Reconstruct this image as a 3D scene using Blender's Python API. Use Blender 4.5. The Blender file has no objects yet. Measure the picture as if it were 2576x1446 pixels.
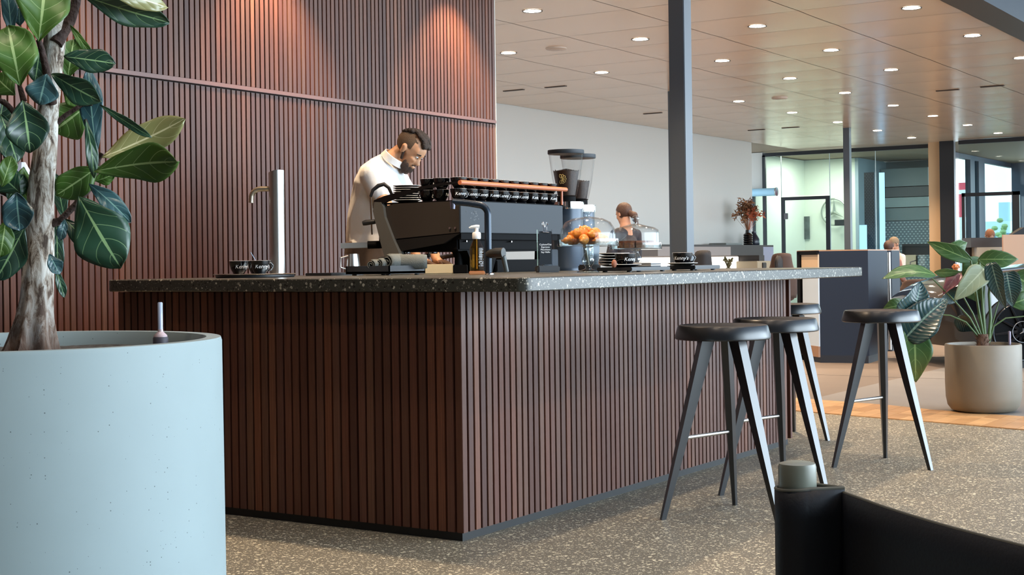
import bpy, bmesh, math, random
from math import pi, sin, cos, tan, atan, radians, sqrt, atan2
from mathutils import Vector, Matrix, noise
random.seed(7)
C = bpy.context.scene.collection
SC = bpy.context.scene
# ------------------------------------------------------------------ camera (2576x1446 frame)
FPX = 3614.0; YAW = radians(32.9); ROLL = atan(.01325); EYE = 1.08; PPX, PPY = 1288.0, 658.0
FW = Vector((cos(YAW), sin(YAW), 0)); RT = Vector((sin(YAW), -cos(YAW), 0)); ZZ = Vector((0, 0, 1))
CR = RT*cos(ROLL) - ZZ*sin(ROLL); CU = RT*sin(ROLL) + ZZ*cos(ROLL)
cd = bpy.data.cameras.new('camera'); cam = bpy.data.objects.new('camera', cd); C.objects.link(cam)
cd.sensor_width = 36; cd.sensor_fit = 'HORIZONTAL'; cd.lens = 36*FPX/2576
cd.shift_x = 0; cd.shift_y = -(723-PPY)/2576; cd.clip_start = .05; cd.clip_end = 300
m = Matrix((CR, CU, -FW)).transposed().to_4x4(); m.translation = (0, 0, EYE); cam.matrix_world = m
SC.camera = cam
# ------------------------------------------------------------------ world, daylight, exposure
w = bpy.data.worlds.new('sky'); SC.world = w; w.use_nodes = True
bg = w.node_tree.nodes['Background']; bg.inputs[0].default_value = (.72, .88, 1, 1); bg.inputs[1].default_value = 2.2
def area(name, loc, rot, sx, sy, power, col):
    l = bpy.data.lights.new(name, 'AREA'); l.shape = 'RECTANGLE'; l.size = sx; l.size_y = sy; l.energy = power; l.color = col
    o = bpy.data.objects.new(name, l); C.objects.link(o); o.location = loc; o.rotation_euler = rot; return o
area('window_daylight', (15.5, -8.6, 2.7), (radians(90), 0, 0), 25, 4.8, 1620, (.74, .88, 1.0))
area('window_daylight_far', (36.9, 4.5, 2.0), (radians(90), 0, radians(90)), 7, 2.6, 160, (.75, .9, 1.0))
SC.view_settings.view_transform = 'Standard'; SC.view_settings.look = 'None'
SC.view_settings.gamma = 1; SC.view_settings.use_curve_mapping = False; SC.view_settings.exposure = 1.0
SC.cycles.max_bounces = 8; SC.cycles.diffuse_bounces = 3; SC.cycles.glossy_bounces = 3
SC.cycles.transmission_bounces = 8; SC.cycles.transparent_max_bounces = 12
SC.cycles.caustics_reflective = False; SC.cycles.caustics_refractive = False
SC.cycles.sample_clamp_indirect = 6
# ------------------------------------------------------------------ pixel -> point of the place
def ray(px, py):
    return FW + CR*((px-PPX)/FPX) + CU*((PPY-py)/FPX)
O = Vector((0, 0, EYE))
def az(px, py, z): d = ray(px, py); return O + d*((z-EYE)/d.z)
def ay(px, py, y): d = ray(px, py); return O + d*(y/d.y)
def ax(px, py, x): d = ray(px, py); return O + d*(x/d.x)
def ad(px, py, t): return O + ray(px, py)*t
# ------------------------------------------------------------------ materials
def L(c): return tuple((x/12.92 if x <= .04045 else ((x+.055)/1.055)**2.4) for x in [v/255 for v in c]) + (1,)
MATS = {}
def mat(name, col, rough=.5, metal=0., **k):
    if name in MATS: return MATS[name]
    mt = bpy.data.materials.new(name); mt.use_nodes = True; nt = mt.node_tree; b = nt.nodes['Principled BSDF']
    c = col if len(col) == 4 else tuple(col)+(1,)
    b.inputs['Base Color'].default_value = c; b.inputs['Roughness'].default_value = rough; b.inputs['Metallic'].default_value = metal
    if 'spec' in k: b.inputs['Specular IOR Level'].default_value = k['spec']
    if 'coat' in k: b.inputs['Coat Weight'].default_value = k['coat']; b.inputs['Coat Roughness'].default_value = k.get('coatr', .05)
    if 'trans' in k: b.inputs['Transmission Weight'].default_value = k['trans']; b.inputs['IOR'].default_value = k.get('ior', 1.45)
    if 'emit' in k: b.inputs['Emission Color'].default_value = c if 'ecol' not in k else k['ecol']; b.inputs['Emission Strength'].default_value = k['emit']
    N = nt.nodes; K = nt.links
    tc = N.new('ShaderNodeTexCoord')
    if k.get('var'):   # mottled colour: (amount, scale, stretch)
        amt, sc, st = k['var']
        mp = N.new('ShaderNodeMapping'); mp.inputs['Scale'].default_value = st; K.new(tc.outputs['Object'], mp.inputs[0])
        nz = N.new('ShaderNodeTexNoise'); nz.inputs['Scale'].default_value = sc; nz.inputs['Detail'].default_value = 4; K.new(mp.outputs[0], nz.inputs[0])
        rp = N.new('ShaderNodeValToRGB'); rp.color_ramp.elements[0].position = .3; rp.color_ramp.elements[1].position = .7
        rp.color_ramp.elements[0].color = tuple(x*(1-amt) for x in c[:3])+(1,); rp.color_ramp.elements[1].color = tuple(min(1, x*(1+amt)) for x in c[:3])+(1,)
        K.new(nz.outputs[0], rp.inputs[0]); K.new(rp.outputs[0], b.inputs['Base Color'])
    if k.get('bump'):
        s, sc, st = k['bump']
        mp = N.new('ShaderNodeMapping'); mp.inputs['Scale'].default_value = st; K.new(tc.outputs['Object'], mp.inputs[0])
        nz = N.new('ShaderNodeTexNoise'); nz.inputs['Scale'].default_value = sc; nz.inputs['Detail'].default_value = 3; K.new(mp.outputs[0], nz.inputs[0])
        bp = N.new('ShaderNodeBump'); bp.inputs['Strength'].default_value = s; bp.inputs['Distance'].default_value = .01; K.new(nz.outputs[0], bp.inputs['Height']); K.new(bp.outputs[0], b.inputs['Normal'])
    MATS[name] = mt; return mt
def mth(nt, op, a, b=None, clamp=False):
    n = nt.nodes.new('ShaderNodeMath'); n.operation = op; n.use_clamp = clamp
    for i, v in enumerate((a, b)):
        if v is None: continue
        if isinstance(v, (int, float)): n.inputs[i].default_value = v
        else: nt.links.new(v, n.inputs[i])
    return n.outputs[0]
def mixc(nt, f, a, b):
    n = nt.nodes.new('ShaderNodeMix'); n.data_type = 'RGBA'
    if isinstance(f, (int, float)): n.inputs[0].default_value = f
    else: nt.links.new(f, n.inputs[0])
    for i, v in ((6, a), (7, b)):
        if isinstance(v, tuple): n.inputs[i].default_value = v
        else: nt.links.new(v, n.inputs[i])
    return n.outputs[2]
def wood_slat():
    mt = mat('slat_wood', L((112, 74, 58)), .46, spec=.45); nt = mt.node_tree; N, K = nt.nodes, nt.links; b = N['Principled BSDF']
    oi = N.new('ShaderNodeObjectInfo'); r = N.new('ShaderNodeValToRGB'); e = r.color_ramp.elements
    e[0].color = L((70, 40, 31)); e[1].color = L((126, 80, 58))
    for p, c in ((.15, (98, 57, 42)), (.3, (84, 50, 42)), (.45, (114, 68, 47)), (.62, (90, 57, 48)), (.78, (104, 70, 54)), (.9, (78, 46, 35))):
        q = e.new(p); q.color = L(c)
    K.new(oi.outputs['Random'], r.inputs[0])
    tc = N.new('ShaderNodeTexCoord'); ad_ = N.new('ShaderNodeVectorMath'); ad_.operation = 'ADD'
    cx = N.new('ShaderNodeCombineXYZ'); K.new(mth(nt, 'MULTIPLY', oi.outputs['Random'], 37.), cx.inputs[2]); K.new(tc.outputs['Object'], ad_.inputs[0]); K.new(cx.outputs[0], ad_.inputs[1])
    mp = N.new('ShaderNodeMapping'); mp.inputs['Scale'].default_value = (90, 90, 3.0); K.new(ad_.outputs[0], mp.inputs[0])
    nz = N.new('ShaderNodeTexNoise'); nz.inputs['Scale'].default_value = 1.6; nz.inputs['Detail'].default_value = 5; K.new(mp.outputs[0], nz.inputs[0])
    f = mth(nt, 'MULTIPLY', mth(nt, 'SUBTRACT', nz.outputs[0], .35, True), 1.5, True)
    K.new(mixc(nt, f, r.outputs[0], L((60, 32, 24))), b.inputs['Base Color'])
    bp = N.new('ShaderNodeBump'); bp.inputs['Strength'].default_value = .15; bp.inputs['Distance'].default_value = .002; K.new(nz.outputs[0], bp.inputs['Height']); K.new(bp.outputs[0], b.inputs['Normal'])
    return mt
def terrazzo(name, base, chips, scale, dens, rough, dark=None, big=1.0):
    mt = mat(name, base, rough); nt = mt.node_tree; N, K = nt.nodes, nt.links; b = N['Principled BSDF']
    tc = N.new('ShaderNodeTexCoord'); col = base
    nz = N.new('ShaderNodeTexNoise'); nz.inputs['Scale'].default_value = scale*.12; nz.inputs['Detail'].default_value = 6; K.new(tc.outputs['Object'], nz.inputs[0])
    col = mixc(nt, mth(nt, 'MULTIPLY', nz.outputs[0], .8), tuple(x*.8 for x in base[:3])+(1,), tuple(min(1, x*1.25) for x in base[:3])+(1,))
    layers = [(scale, chips, dens, 0.)]+([(scale*1.3, dark, dens*.8, 4.)] if dark else [])+[(scale*2.3, chips, dens*.8, 9.)]
    for sc, cc, dn, off in layers:
        mp = N.new('ShaderNodeMapping'); mp.inputs['Location'].default_value = (off, off*.7, off*.3); K.new(tc.outputs['Object'], mp.inputs[0])
        v = N.new('ShaderNodeTexVoronoi'); v.inputs['Scale'].default_value = sc; K.new(mp.outputs[0], v.inputs['Vector'])
        sp = N.new('ShaderNodeSeparateColor'); K.new(v.outputs['Color'], sp.inputs[0])
        th = mth(nt, 'MULTIPLY', mth(nt, 'POWER', sp.outputs[0], 2.2), .62*big)
        on = mth(nt, 'MULTIPLY', mth(nt, 'LESS_THAN', v.outputs['Distance'], th), mth(nt, 'GREATER_THAN', sp.outputs[1], 1-dn))
        cm = mixc(nt, sp.outputs[2], cc, tuple(x*.55 for x in cc[:3])+(1,))
        col = mixc(nt, on, col, cm)
    K.new(col, b.inputs['Base Color']); return mt
def leafmat(name, dark, lightc, vein, rough=.33, stripes=0):
    mt = mat(name, dark, rough, spec=.6); nt = mt.node_tree; N, K = nt.nodes, nt.links; b = N['Principled BSDF']
    uv = N.new('ShaderNodeUVMap'); s = N.new('ShaderNodeSeparateXYZ'); K.new(uv.outputs[0], s.inputs[0])
    a = mth(nt, 'ABSOLUTE', mth(nt, 'SUBTRACT', mth(nt, 'MULTIPLY', s.outputs[0], 2.), 1.)); t = s.outputs[1]
    n_ = stripes or 5
    fr = mth(nt, 'FRACT', mth(nt, 'SUBTRACT', mth(nt, 'MULTIPLY', t, float(n_)), mth(nt, 'MULTIPLY', mth(nt, 'POWER', a, 1.4), 1.5 if not stripes else 2.5)))
    side = mth(nt, 'LESS_THAN', fr, .055 if not stripes else .22); side = mth(nt, 'MULTIPLY', side, mth(nt, 'LESS_THAN', a, .86)); side = mth(nt, 'MULTIPLY', side, .55 if not stripes else .3)
    mid = mth(nt, 'LESS_THAN', a, .055); vn = mth(nt, 'MAXIMUM', mid, side)
    oi = N.new('ShaderNodeObjectInfo'); tc = N.new('ShaderNodeTexCoord'); nz = N.new('ShaderNodeTexNoise'); nz.inputs['Scale'].default_value = 14; K.new(tc.outputs['Object'], nz.inputs[0])
    base = mixc(nt, mth(nt, 'ADD', mth(nt, 'MULTIPLY', oi.outputs['Random'], .6), mth(nt, 'MULTIPLY', nz.outputs[0], .4)), dark, lightc)
    K.new(mixc(nt, vn, base, vein), b.inputs['Base Color'])
    wv = mth(nt, 'SINE', mth(nt, 'MULTIPLY', fr, pi)); bp = N.new('ShaderNodeBump'); bp.inputs['Strength'].default_value = .14 if not stripes else .45; bp.inputs['Distance'].default_value = .004; K.new(wv, bp.inputs['Height']); K.new(bp.outputs[0], b.inputs['Normal'])
    return mt
def glasspane(name, tint, gloss=.1):
    mt = bpy.data.materials.new(name); mt.use_nodes = True; nt = mt.node_tree; N, K = nt.nodes, nt.links
    for n in list(N):
        if n.type != 'OUTPUT_MATERIAL': N.remove(n)
    out = [n for n in N if n.type == 'OUTPUT_MATERIAL'][0]
    t = N.new('ShaderNodeBsdfTransparent'); t.inputs[0].default_value = tint; g = N.new('ShaderNodeBsdfGlossy'); g.inputs['Roughness'].default_value = .02
    fz = N.new('ShaderNodeLayerWeight'); fz.inputs[0].default_value = .5; mx = N.new('ShaderNodeMixShader')
    K.new(mth(nt, 'MULTIPLY', mth(nt, 'ADD', mth(nt, 'MULTIPLY', mth(nt, 'POWER', fz.outputs[1], 4.5), .75), .03), gloss*10, True), mx.inputs[0]); K.new(t.outputs[0], mx.inputs[1]); K.new(g.outputs[0], mx.inputs[2]); K.new(mx.outputs[0], out.inputs[0])
    return mt
def dots(name, base, dot, scale, size):
    mt = mat(name, base, .5); nt = mt.node_tree; N, K = nt.nodes, nt.links; b = N['Principled BSDF']
    tc = N.new('ShaderNodeTexCoord'); s = N.new('ShaderNodeSeparateXYZ'); K.new(tc.outputs['Object'], s.inputs[0])
    u = mth(nt, 'MULTIPLY', s.outputs[1], scale); v = mth(nt, 'MULTIPLY', s.outputs[2], scale*1.6)
    u2 = mth(nt, 'ADD', u, mth(nt, 'MULTIPLY', mth(nt, 'FLOOR', v), .5))
    du = mth(nt, 'ABSOLUTE', mth(nt, 'SUBTRACT', mth(nt, 'FRACT', u2), .5)); dv = mth(nt, 'ABSOLUTE', mth(nt, 'SUBTRACT', mth(nt, 'FRACT', v), .5))
    on = mth(nt, 'LESS_THAN', mth(nt, 'ADD', du, dv), size); K.new(mixc(nt, on, base, dot), b.inputs['Base Color']); return mt
def bark():
    mt = mat('bark', L((120, 108, 95)), .85); nt = mt.node_tree; N, K = nt.nodes, nt.links; b = N['Principled BSDF']
    tc = N.new('ShaderNodeTexCoord'); mp = N.new('ShaderNodeMapping'); mp.inputs['Scale'].default_value = (1, 1, .32); K.new(tc.outputs['Object'], mp.inputs[0])
    nz = N.new('ShaderNodeTexNoise'); nz.inputs['Scale'].default_value = 52; nz.inputs['Detail'].default_value = 9; nz.inputs['Roughness'].default_value = .68; nz.inputs['Distortion'].default_value = .7; K.new(mp.outputs[0], nz.inputs[0])
    r = N.new('ShaderNodeValToRGB'); e = r.color_ramp.elements; e[0].position = .41; e[0].color = L((84, 70, 60)); e[1].position = .60; e[1].color = L((242, 240, 232))
    q = e.new(.47); q.color = L((170, 156, 140)); q = e.new(.54); q.color = L((216, 210, 200)); K.new(nz.outputs[0], r.inputs[0])
    s = N.new('ShaderNodeSeparateXYZ'); K.new(tc.outputs['Object'], s.inputs[0])
    f = mth(nt, 'MULTIPLY', mth(nt, 'SUBTRACT', .26, s.outputs[2]), 4.5, True)
    nz2 = N.new('ShaderNodeTexNoise'); nz2.inputs['Scale'].default_value = 60; nz2.inputs['Detail'].default_value = 5; K.new(mp.outputs[0], nz2.inputs[0])
    lo = mixc(nt, nz2.outputs[0], L((52, 36, 30)), L((122, 92, 74)))
    K.new(mixc(nt, f, r.outputs[0], lo), b.inputs['Base Color'])
    bp = N.new('ShaderNodeBump'); bp.inputs['Strength'].default_value = .8; bp.inputs['Distance'].default_value = .008; K.new(nz.outputs[0], bp.inputs['Height']); K.new(bp.outputs[0], b.inputs['Normal'])
    return mt
def concrete(name, col, pit):
    mt = mat(name, col, .62); nt = mt.node_tree; N, K = nt.nodes, nt.links; b = N['Principled BSDF']
    tc = N.new('ShaderNodeTexCoord'); v = N.new('ShaderNodeTexVoronoi'); v.inputs['Scale'].default_value = 125; K.new(tc.outputs['Object'], v.inputs[0])
    sp = N.new('ShaderNodeSeparateColor'); K.new(v.outputs['Color'], sp.inputs[0])
    nz = N.new('ShaderNodeTexNoise'); nz.inputs['Scale'].default_value = 3.5; nz.inputs['Detail'].default_value = 3; K.new(tc.outputs['Object'], nz.inputs[0])
    on = mth(nt, 'MULTIPLY', mth(nt, 'LESS_THAN', v.outputs['Distance'], mth(nt, 'MULTIPLY', sp.outputs[0], .2)), mth(nt, 'GREATER_THAN', mth(nt, 'ADD', sp.outputs[1], mth(nt, 'MULTIPLY', nz.outputs[0], .5)), 1.08))
    base = mixc(nt, nz.outputs[0], tuple(x*.9 for x in col[:3])+(1,), tuple(min(1, x*1.1) for x in col[:3])+(1,))
    K.new(mixc(nt, on, base, pit), b.inputs['Base Color']); return mt
SLAT = wood_slat()
BACK = mat('slat_backing', L((28, 17, 14)), .8)
TOPM = terrazzo('worktop_terrazzo', L((58, 59, 54)), L((186, 182, 168)), 85, .36, .3, dark=L((18, 18, 17)))
FLOORM = terrazzo('floor_terrazzo', L((117, 112, 99)), L((228, 219, 192)), 88, .52, .45, big=1.25)
PLINTH = mat('plinth_black', L((16, 18, 20)), .5)
BLK = mat('black_matt', L((30, 32, 36)), .45)
BLKG = mat('black_gloss', L((10, 10, 13)), .08, coat=.5)
STOOL = mat('stool_black', L((19, 22, 27)), .3, var=(.12, 3, (1, 1, 1)), spec=.75)
CHROME = mat('chrome', (.8, .8, .82), .08, 1)
STEEL = mat('brushed_steel', (.62, .60, .57), .28, 1)
COPPER = mat('copper_wood', L((190, 112, 78)), .35)
WHITE = mat('white_ink', (.85, .88, .9), .4)
PLAST = mat('white_plastic', (.85, .86, .86), .35)
STEELBLUE = mat('steel_column_grey', L((84, 92, 100)), .38)
GL = glasspane('clear_glass', (.985, .99, .99, 1), .1)
GL2 = glasspane('thick_glass', (.90, .94, .93, 1), .42)
GLH = glasspane('hopper_glass', (.97, .97, .97, 1), .05)
PANE = glasspane('partition_glass', (.86, .93, .92, 1), .1)
FRAME = mat('black_frame', L((24, 27, 33)), .4)
NAVY = mat('navy_panel', L((32, 43, 60)), .6, spec=.3)
# ------------------------------------------------------------------ mesh builder
class B:
    def __init__(s): s.v = []; s.f = []; s.uv = None
    def add(s, vs, fs):
        k = len(s.v); s.v += [tuple(p) for p in vs]; s.f += [tuple(i+k for i in f) for f in fs]; return s
    def box(s, x0, x1, y0, y1, z0, z1, M=None):
        vs = [Vector((x, y, z)) for z in (z0, z1) for y in (y0, y1) for x in (x0, x1)]
        if M: vs = [M @ p for p in vs]
        return s.add(vs, [(0, 2, 3, 1), (4, 5, 7, 6), (0, 1, 5, 4), (2, 6, 7, 3), (0, 4, 6, 2), (1, 3, 7, 5)])
    def rbox(s, x0, x1, y0, y1, z0, z1, r=.004):   # box with chamfered edges
        a, b_, c = (x0+x1)/2, (y0+y1)/2, (z0+z1)/2; hx, hy, hz = (x1-x0)/2, (y1-y0)/2, (z1-z0)/2
        bm = bmesh.new(); bmesh.ops.create_cube(bm, size=1)
        for v in bm.verts: v.co = Vector((a+v.co.x*2*hx, b_+v.co.y*2*hy, c+v.co.z*2*hz))
        bmesh.ops.bevel(bm, geom=list(bm.edges), offset=r, segments=2, affect='EDGES')
        bm.verts.index_update(); s.add([v.co for v in bm.verts], [[v.index for v in f.verts] for f in bm.faces]); bm.free(); return s
    def prism(s, poly, z0, z1):
        n = len(poly); vs = [(x, y, z0) for x, y in poly]+[(x, y, z1) for x, y in poly]
        return s.add(vs, [tuple(range(n))[::-1], tuple(range(n, 2*n))]+[(i, (i+1) % n, n+(i+1) % n, n+i) for i in range(n)])
    def extr(s, pts, d):   # polygon of 3D points swept along vector d
        n = len(pts); d = Vector(d); vs = [Vector(p) for p in pts]+[Vector(p)+d for p in pts]
        return s.add(vs, [tuple(range(n))[::-1], tuple(range(n, 2*n))]+[(i, (i+1) % n, n+(i+1) % n, n+i) for i in range(n)])
    def lathe(s, prof, n=32, c=(0, 0, 0), M=None, open_=False):
        vs = []; fs = []; m_ = len(prof)
        for i in range(n):
            a = 2*pi*i/n
            for r, z in prof: vs.append(Vector((r*cos(a), r*sin(a), z)))
        for i in range(n):
            j = (i+1) % n
            for k in range(m_-1): fs.append((i*m_+k, j*m_+k, j*m_+k+1, i*m_+k+1))
        if not open_:
            if prof[0][0] > 1e-5: fs.append(tuple(i*m_ for i in range(n))[::-1])
            if prof[-1][0] > 1e-5: fs.append(tuple(i*m_+m_-1 for i in range(n)))
        if M: vs = [M @ p for p in vs]
        return s.add([p+Vector(c) for p in vs], fs)
    def tube(s, pts, r, n=10, cap=True):
        pts = [Vector(p) for p in pts]; k = len(pts); rs = r if isinstance(r, (list, tuple)) else [r]*k
        vs = []; fs = []; u = None
        for i, p in enumerate(pts):
            t = (pts[min(i+1, k-1)]-pts[max(i-1, 0)]).normalized()
            if u is None: u = t.orthogonal().normalized()
            else: u = (u-t*u.dot(t)).normalized()
            w_ = t.cross(u)
            for j in range(n):
                a = 2*pi*j/n; vs.append(p+(u*cos(a)+w_*sin(a))*rs[i])
        for i in range(k-1):
            for j in range(n): fs.append((i*n+j, i*n+(j+1) % n, (i+1)*n+(j+1) % n, (i+1)*n+j))
        if cap: fs.append(tuple(range(n))[::-1]); fs.append(tuple((k-1)*n+j for j in range(n)))
        return s.add(vs, fs)
    def ell(s, c, r, M=None, n=16, m_=10, keep=None, jit=0):
        vs = []; fs = []; c = Vector(c)
        for i in range(m_+1):
            t = pi*i/m_
            for j in range(n):
                a = 2*pi*j/n; p = Vector((r[0]*sin(t)*cos(a), r[1]*sin(t)*sin(a), r[2]*cos(t)))
                if jit: p *= 1+jit*(noise.noise(p*60+c*9))
                vs.append(p)
        for i in range(m_):
            for j in range(n):
                q = (i*n+j, (i+1)*n+j, (i+1)*n+(j+1) % n, i*n+(j+1) % n)
                if keep is None or all(keep(vs[x]+c) for x in q): fs.append(q)
        vs = [p+c for p in vs]
        if M: vs = [M @ p for p in vs]
        return s.add(vs, fs)
    def mesh(s, name):
        me = bpy.data.meshes.new(name); me.from_pydata(s.v, [], s.f)
        bm = bmesh.new(); bm.from_mesh(me)
        bmesh.ops.remove_doubles(bm, verts=bm.verts, dist=1e-6)
        loose = [v for v in bm.verts if not v.link_faces]
        if loose: bmesh.ops.delete(bm, geom=loose, context='VERTS')
        bmesh.ops.recalc_face_normals(bm, faces=bm.faces); bm.to_mesh(me); bm.free(); return me
    def build(s, name, mt, parent=None, smooth=40, **k):
        me = s.mesh(name); me.materials.append(mt)
        if smooth: me.shade_smooth(); me.set_sharp_from_angle(angle=radians(smooth))
        return link(name, me, parent, **k)
def link(name, data, parent=None, loc=None, rz=None, **props):
    o = bpy.data.objects.new(name, data); C.objects.link(o)
    if parent: o.parent = parent
    if loc is not None: o.location = loc
    if rz is not None: o.rotation_euler = (0, 0, rz)
    for k_, v in props.items(): o[k_] = v
    return o
def thing(name, label, cat, loc=(0, 0, 0), rz=0, group=None):
    o = link(name, None, loc=loc, rz=rz, label=label, category=cat); o.empty_display_size = .1
    if group: o['group'] = group
    return o
def tag(o, label, cat, group=None):
    o['label'] = label; o['category'] = cat
    if group: o['group'] = group
    return o
def struct(o): o['kind'] = 'structure'; return o
CH = {}
def dup(root, loc, rz=None, label=None, group=None):
    r = root.copy(); C.objects.link(r); r.location = loc
    if rz is not None: r.rotation_euler = (0, 0, rz)
    if label: r['label'] = label
    if group: r['group'] = group
    for ch in [c for c in list(bpy.data.objects) if c.parent == root]:
        c = ch.copy(); C.objects.link(c); c.parent = r
        for g in [g for g in list(bpy.data.objects) if g.parent == ch]:
            d = g.copy(); C.objects.link(d); d.parent = c
    return r
def text_mesh(txt, size, bend_r=None, extr=.0004, align='CENTER', spacing=1.0, shear=0):
    cu = bpy.data.curves.new('t', 'FONT'); cu.body = txt; cu.size = size; cu.align_x = align; cu.align_y = 'CENTER'; cu.space_line = spacing; cu.extrude = extr; cu.resolution_u = 2; cu.shear = shear
    o = bpy.data.objects.new('t', cu); C.objects.link(o); dg = bpy.context.evaluated_depsgraph_get(); dg.update()
    me = bpy.data.meshes.new_from_object(o.evaluated_get(dg)); bpy.data.objects.remove(o); me.name = 'lettering'
    me.materials.clear()
    for v in me.vertices:   # stand upright: text x -> local x, text y -> z, facing -y
        x, y, z = v.co
        if bend_r: a = x/bend_r; v.co = (sin(a)*(bend_r+z), -cos(a)*(bend_r+z), y)
        else: v.co = (x, -z, y)
    return me
def person_remesh(b, name, mt, parent, vox, smooth=6, **k):
    o = b.build(name, mt, parent, smooth=180, **k)
    r = o.modifiers.new('r', 'REMESH'); r.mode = 'VOXEL'; r.voxel_size = vox; r.use_smooth_shade = True
    if smooth: q = o.modifiers.new('s', 'SMOOTH'); q.factor = .5; q.iterations = smooth
    return o
# ------------------------------------------------------------------ setting
X0, X1 = 4.2, 9.52
ZC = 3.40; YF = 3.76; YB = 11.55; XG = 29.44; ZT = 1.022; YW = 6.30
WHW = mat('wall_white', L((200, 196, 190)), .55)
CEILM = mat('ceiling_panel', L((232, 208, 184)), .24, spec=.6)  # warm lamp light on white panels is put into this beige
TILEA = mat('floor_tile_light', L((128, 124, 120)), .5, var=(.08, 1.5, (1, 1, 1)))
TILEB = mat('floor_tile_taupe', L((112, 100, 90)), .5, var=(.08, 1.5, (1, 1, 1)))
f_ = struct(B().box(-6, 60, -30, 16, -.1, 0).build('floor', FLOORM, smooth=0))
# darker carpet tiles beyond the wooden strip: built as tiles in the floor
UP = [(10.9, 5.9), (10.62, 5.1), (10.46, 4.24), (10.32, 3.74), (10.22, 3.38), (10.04, 3.01), (9.86, 2.3), (9.7, 1.4), (9.6, .4), (9.55, -2)]
LO = [(9.95, 5.9), (9.78, 4.8), (9.60, 3.92), (9.46, 3.43), (9.37, 3.10), (9.31, 2.80), (9.13, 2.17), (9.0, 1.4), (8.9, .4), (8.85, -2)]
OAK = mat('oak_plank', L((206, 164, 116)), .35, var=(.18, 5, (1, 1, 1)))
nt = OAK.node_tree
e = UP + [(30, -2), (30, 11.5), (10.9, 11.5)]
lt = [p for p in UP if p[1] <= 4.04]; lt = [(10.42, 4.04)]+lt
tl = B().prism(lt+[(30, -2), (30, 4.04)], 0, .004).build('floor_tile', TILEA, f_, smooth=0)
B().prism([(10.9, 11.5), (10.9, 5.9), (10.62, 5.1), (10.46, 4.24), (10.42, 4.04), (30, 4.04), (30, 11.5)], 0, .004).build('floor_tile', TILEB, f_, smooth=0)
gr = B()
for yy in (1.6, -.8, 6.4, 8.9): gr.box(10.95, 29, yy-.004, yy+.004, .004, .0055)
for xx in (12.6, 15.2, 17.8, 20.4, 23): gr.box(xx-.004, xx+.004, -2, 11, .004, .0055)
gr.build('floor_joint', mat('joint', L((92, 86, 80)), .7), f_, smooth=0)['kind'] = 'stuff'
tr_ = struct(link('trim_1', None)); tr_['kind'] = 'structure'
random.seed(3)
def lerp2(P, y):
    for (x0, y0), (x1, y1) in zip(P, P[1:]):
        if y1 <= y <= y0: return x0+(x1-x0)*(y0-y)/(y0-y1)
    return P[-1][0]
y = 5.9
while y > -1.9:   # oak planks laid across the curved strip
    y2 = max(y-.115, -2)
    a0, a1, b0, b1 = lerp2(LO, y), lerp2(LO, y2), lerp2(UP, y), lerp2(UP, y2); k = random.uniform(.3, .7)
    for s0, s1 in ((0, k), (k, 1)):
        g = .003
        B().prism([(a0+(b0-a0)*s0+g, y-g), (a1+(b1-a1)*s0+g, y2), (a1+(b1-a1)*s1-g, y2), (a0+(b0-a0)*s1-g, y-g)], 0, .006).build('plank', OAK, tr_, smooth=0)
    y = y2
oi = nt.nodes.new('ShaderNodeObjectInfo'); b_ = nt.nodes['Principled BSDF']; src = b_.inputs['Base Color'].links[0].from_socket
nt.links.new(mixc(nt, mth(nt, 'MULTIPLY', oi.outputs['Random'], .55), src, L((150, 104, 62))), b_.inputs['Base Color'])
# ceiling: glossy metal panels with open joints
ce = struct(B().box(-6, 34.8, YF, 14, ZC+.012, ZC+.2).build('ceiling', mat('ceiling_void', L((150, 132, 112)), .7), smooth=0))
px_ = [9.68+1.04*i for i in range(0, 20)]; py_ = [3.785, 5.045, 6.31, 7.575, 8.84, 10.105, 11.545]
pme = {}
for i in range(len(px_)-1):
    for j in range(len(py_)-1):
        w_, h_ = px_[i+1]-px_[i]-.008, py_[j+1]-py_[j]-.010
        key = round(h_, 3)
        if key not in pme:   # very slightly dished sheet
            bb = B(); n = 6
            vs = [(x/n*w_-w_/2, yy/n*h_-h_/2, -.0042*(1-(2*x/n-1)**2)) for yy in range(n+1) for x in range(n+1)]
            bb.add(vs, [(a*(n+1)+b, a*(n+1)+b+1, (a+1)*(n+1)+b+1, (a+1)*(n+1)+b) for a in range(n) for b in range(n)])
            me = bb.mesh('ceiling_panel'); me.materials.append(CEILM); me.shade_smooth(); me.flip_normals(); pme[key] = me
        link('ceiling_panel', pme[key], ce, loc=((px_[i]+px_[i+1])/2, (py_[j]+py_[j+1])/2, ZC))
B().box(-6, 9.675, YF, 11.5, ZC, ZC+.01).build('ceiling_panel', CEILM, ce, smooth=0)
struct(B().box(34.8, 38, YF, 9.3, ZC+.012, ZC+.2).build('ceiling_end', MATS['ceiling_void'], smooth=0))
struct(B().box(-6, 38, 3.44, 3.76, ZC-.02, ZC+.45).build('trim_2', FRAME, smooth=0))
struct(B().box(-6, 38, -9, 3.44, 5.6, 5.8).build('ceiling_upper', mat('upper_ceiling', L((120, 150, 185)), .5), smooth=0))
struct(B().box(-6, 38, 3.44, 3.6, 3.85, 5.6).build('wall_upper', mat('upper_wall', L((110, 135, 165)), .5), smooth=0))
struct(B().box(-6, -1, -9.05, -8.9, 0, 5.6).build('wall_daylight_block', mat('wall_dim', L((96, 84, 76)), .8), smooth=0))  # unseen wall added to keep daylight off the counter's left face
struct(B().box(-6, X0, YW+.02, YW+.2, 0, ZC).build('wall_sky_block', mat('wall_wood_dim', L((84, 54, 42)), .6), smooth=0))  # unseen wall added to cut the blue sky light reaching the counter
struct(B().box(-6, -5.8, -9, 12, 0, 5.6).build('wall_left', mat('wall_dim', L((96, 84, 76)), .8), smooth=0))
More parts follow.
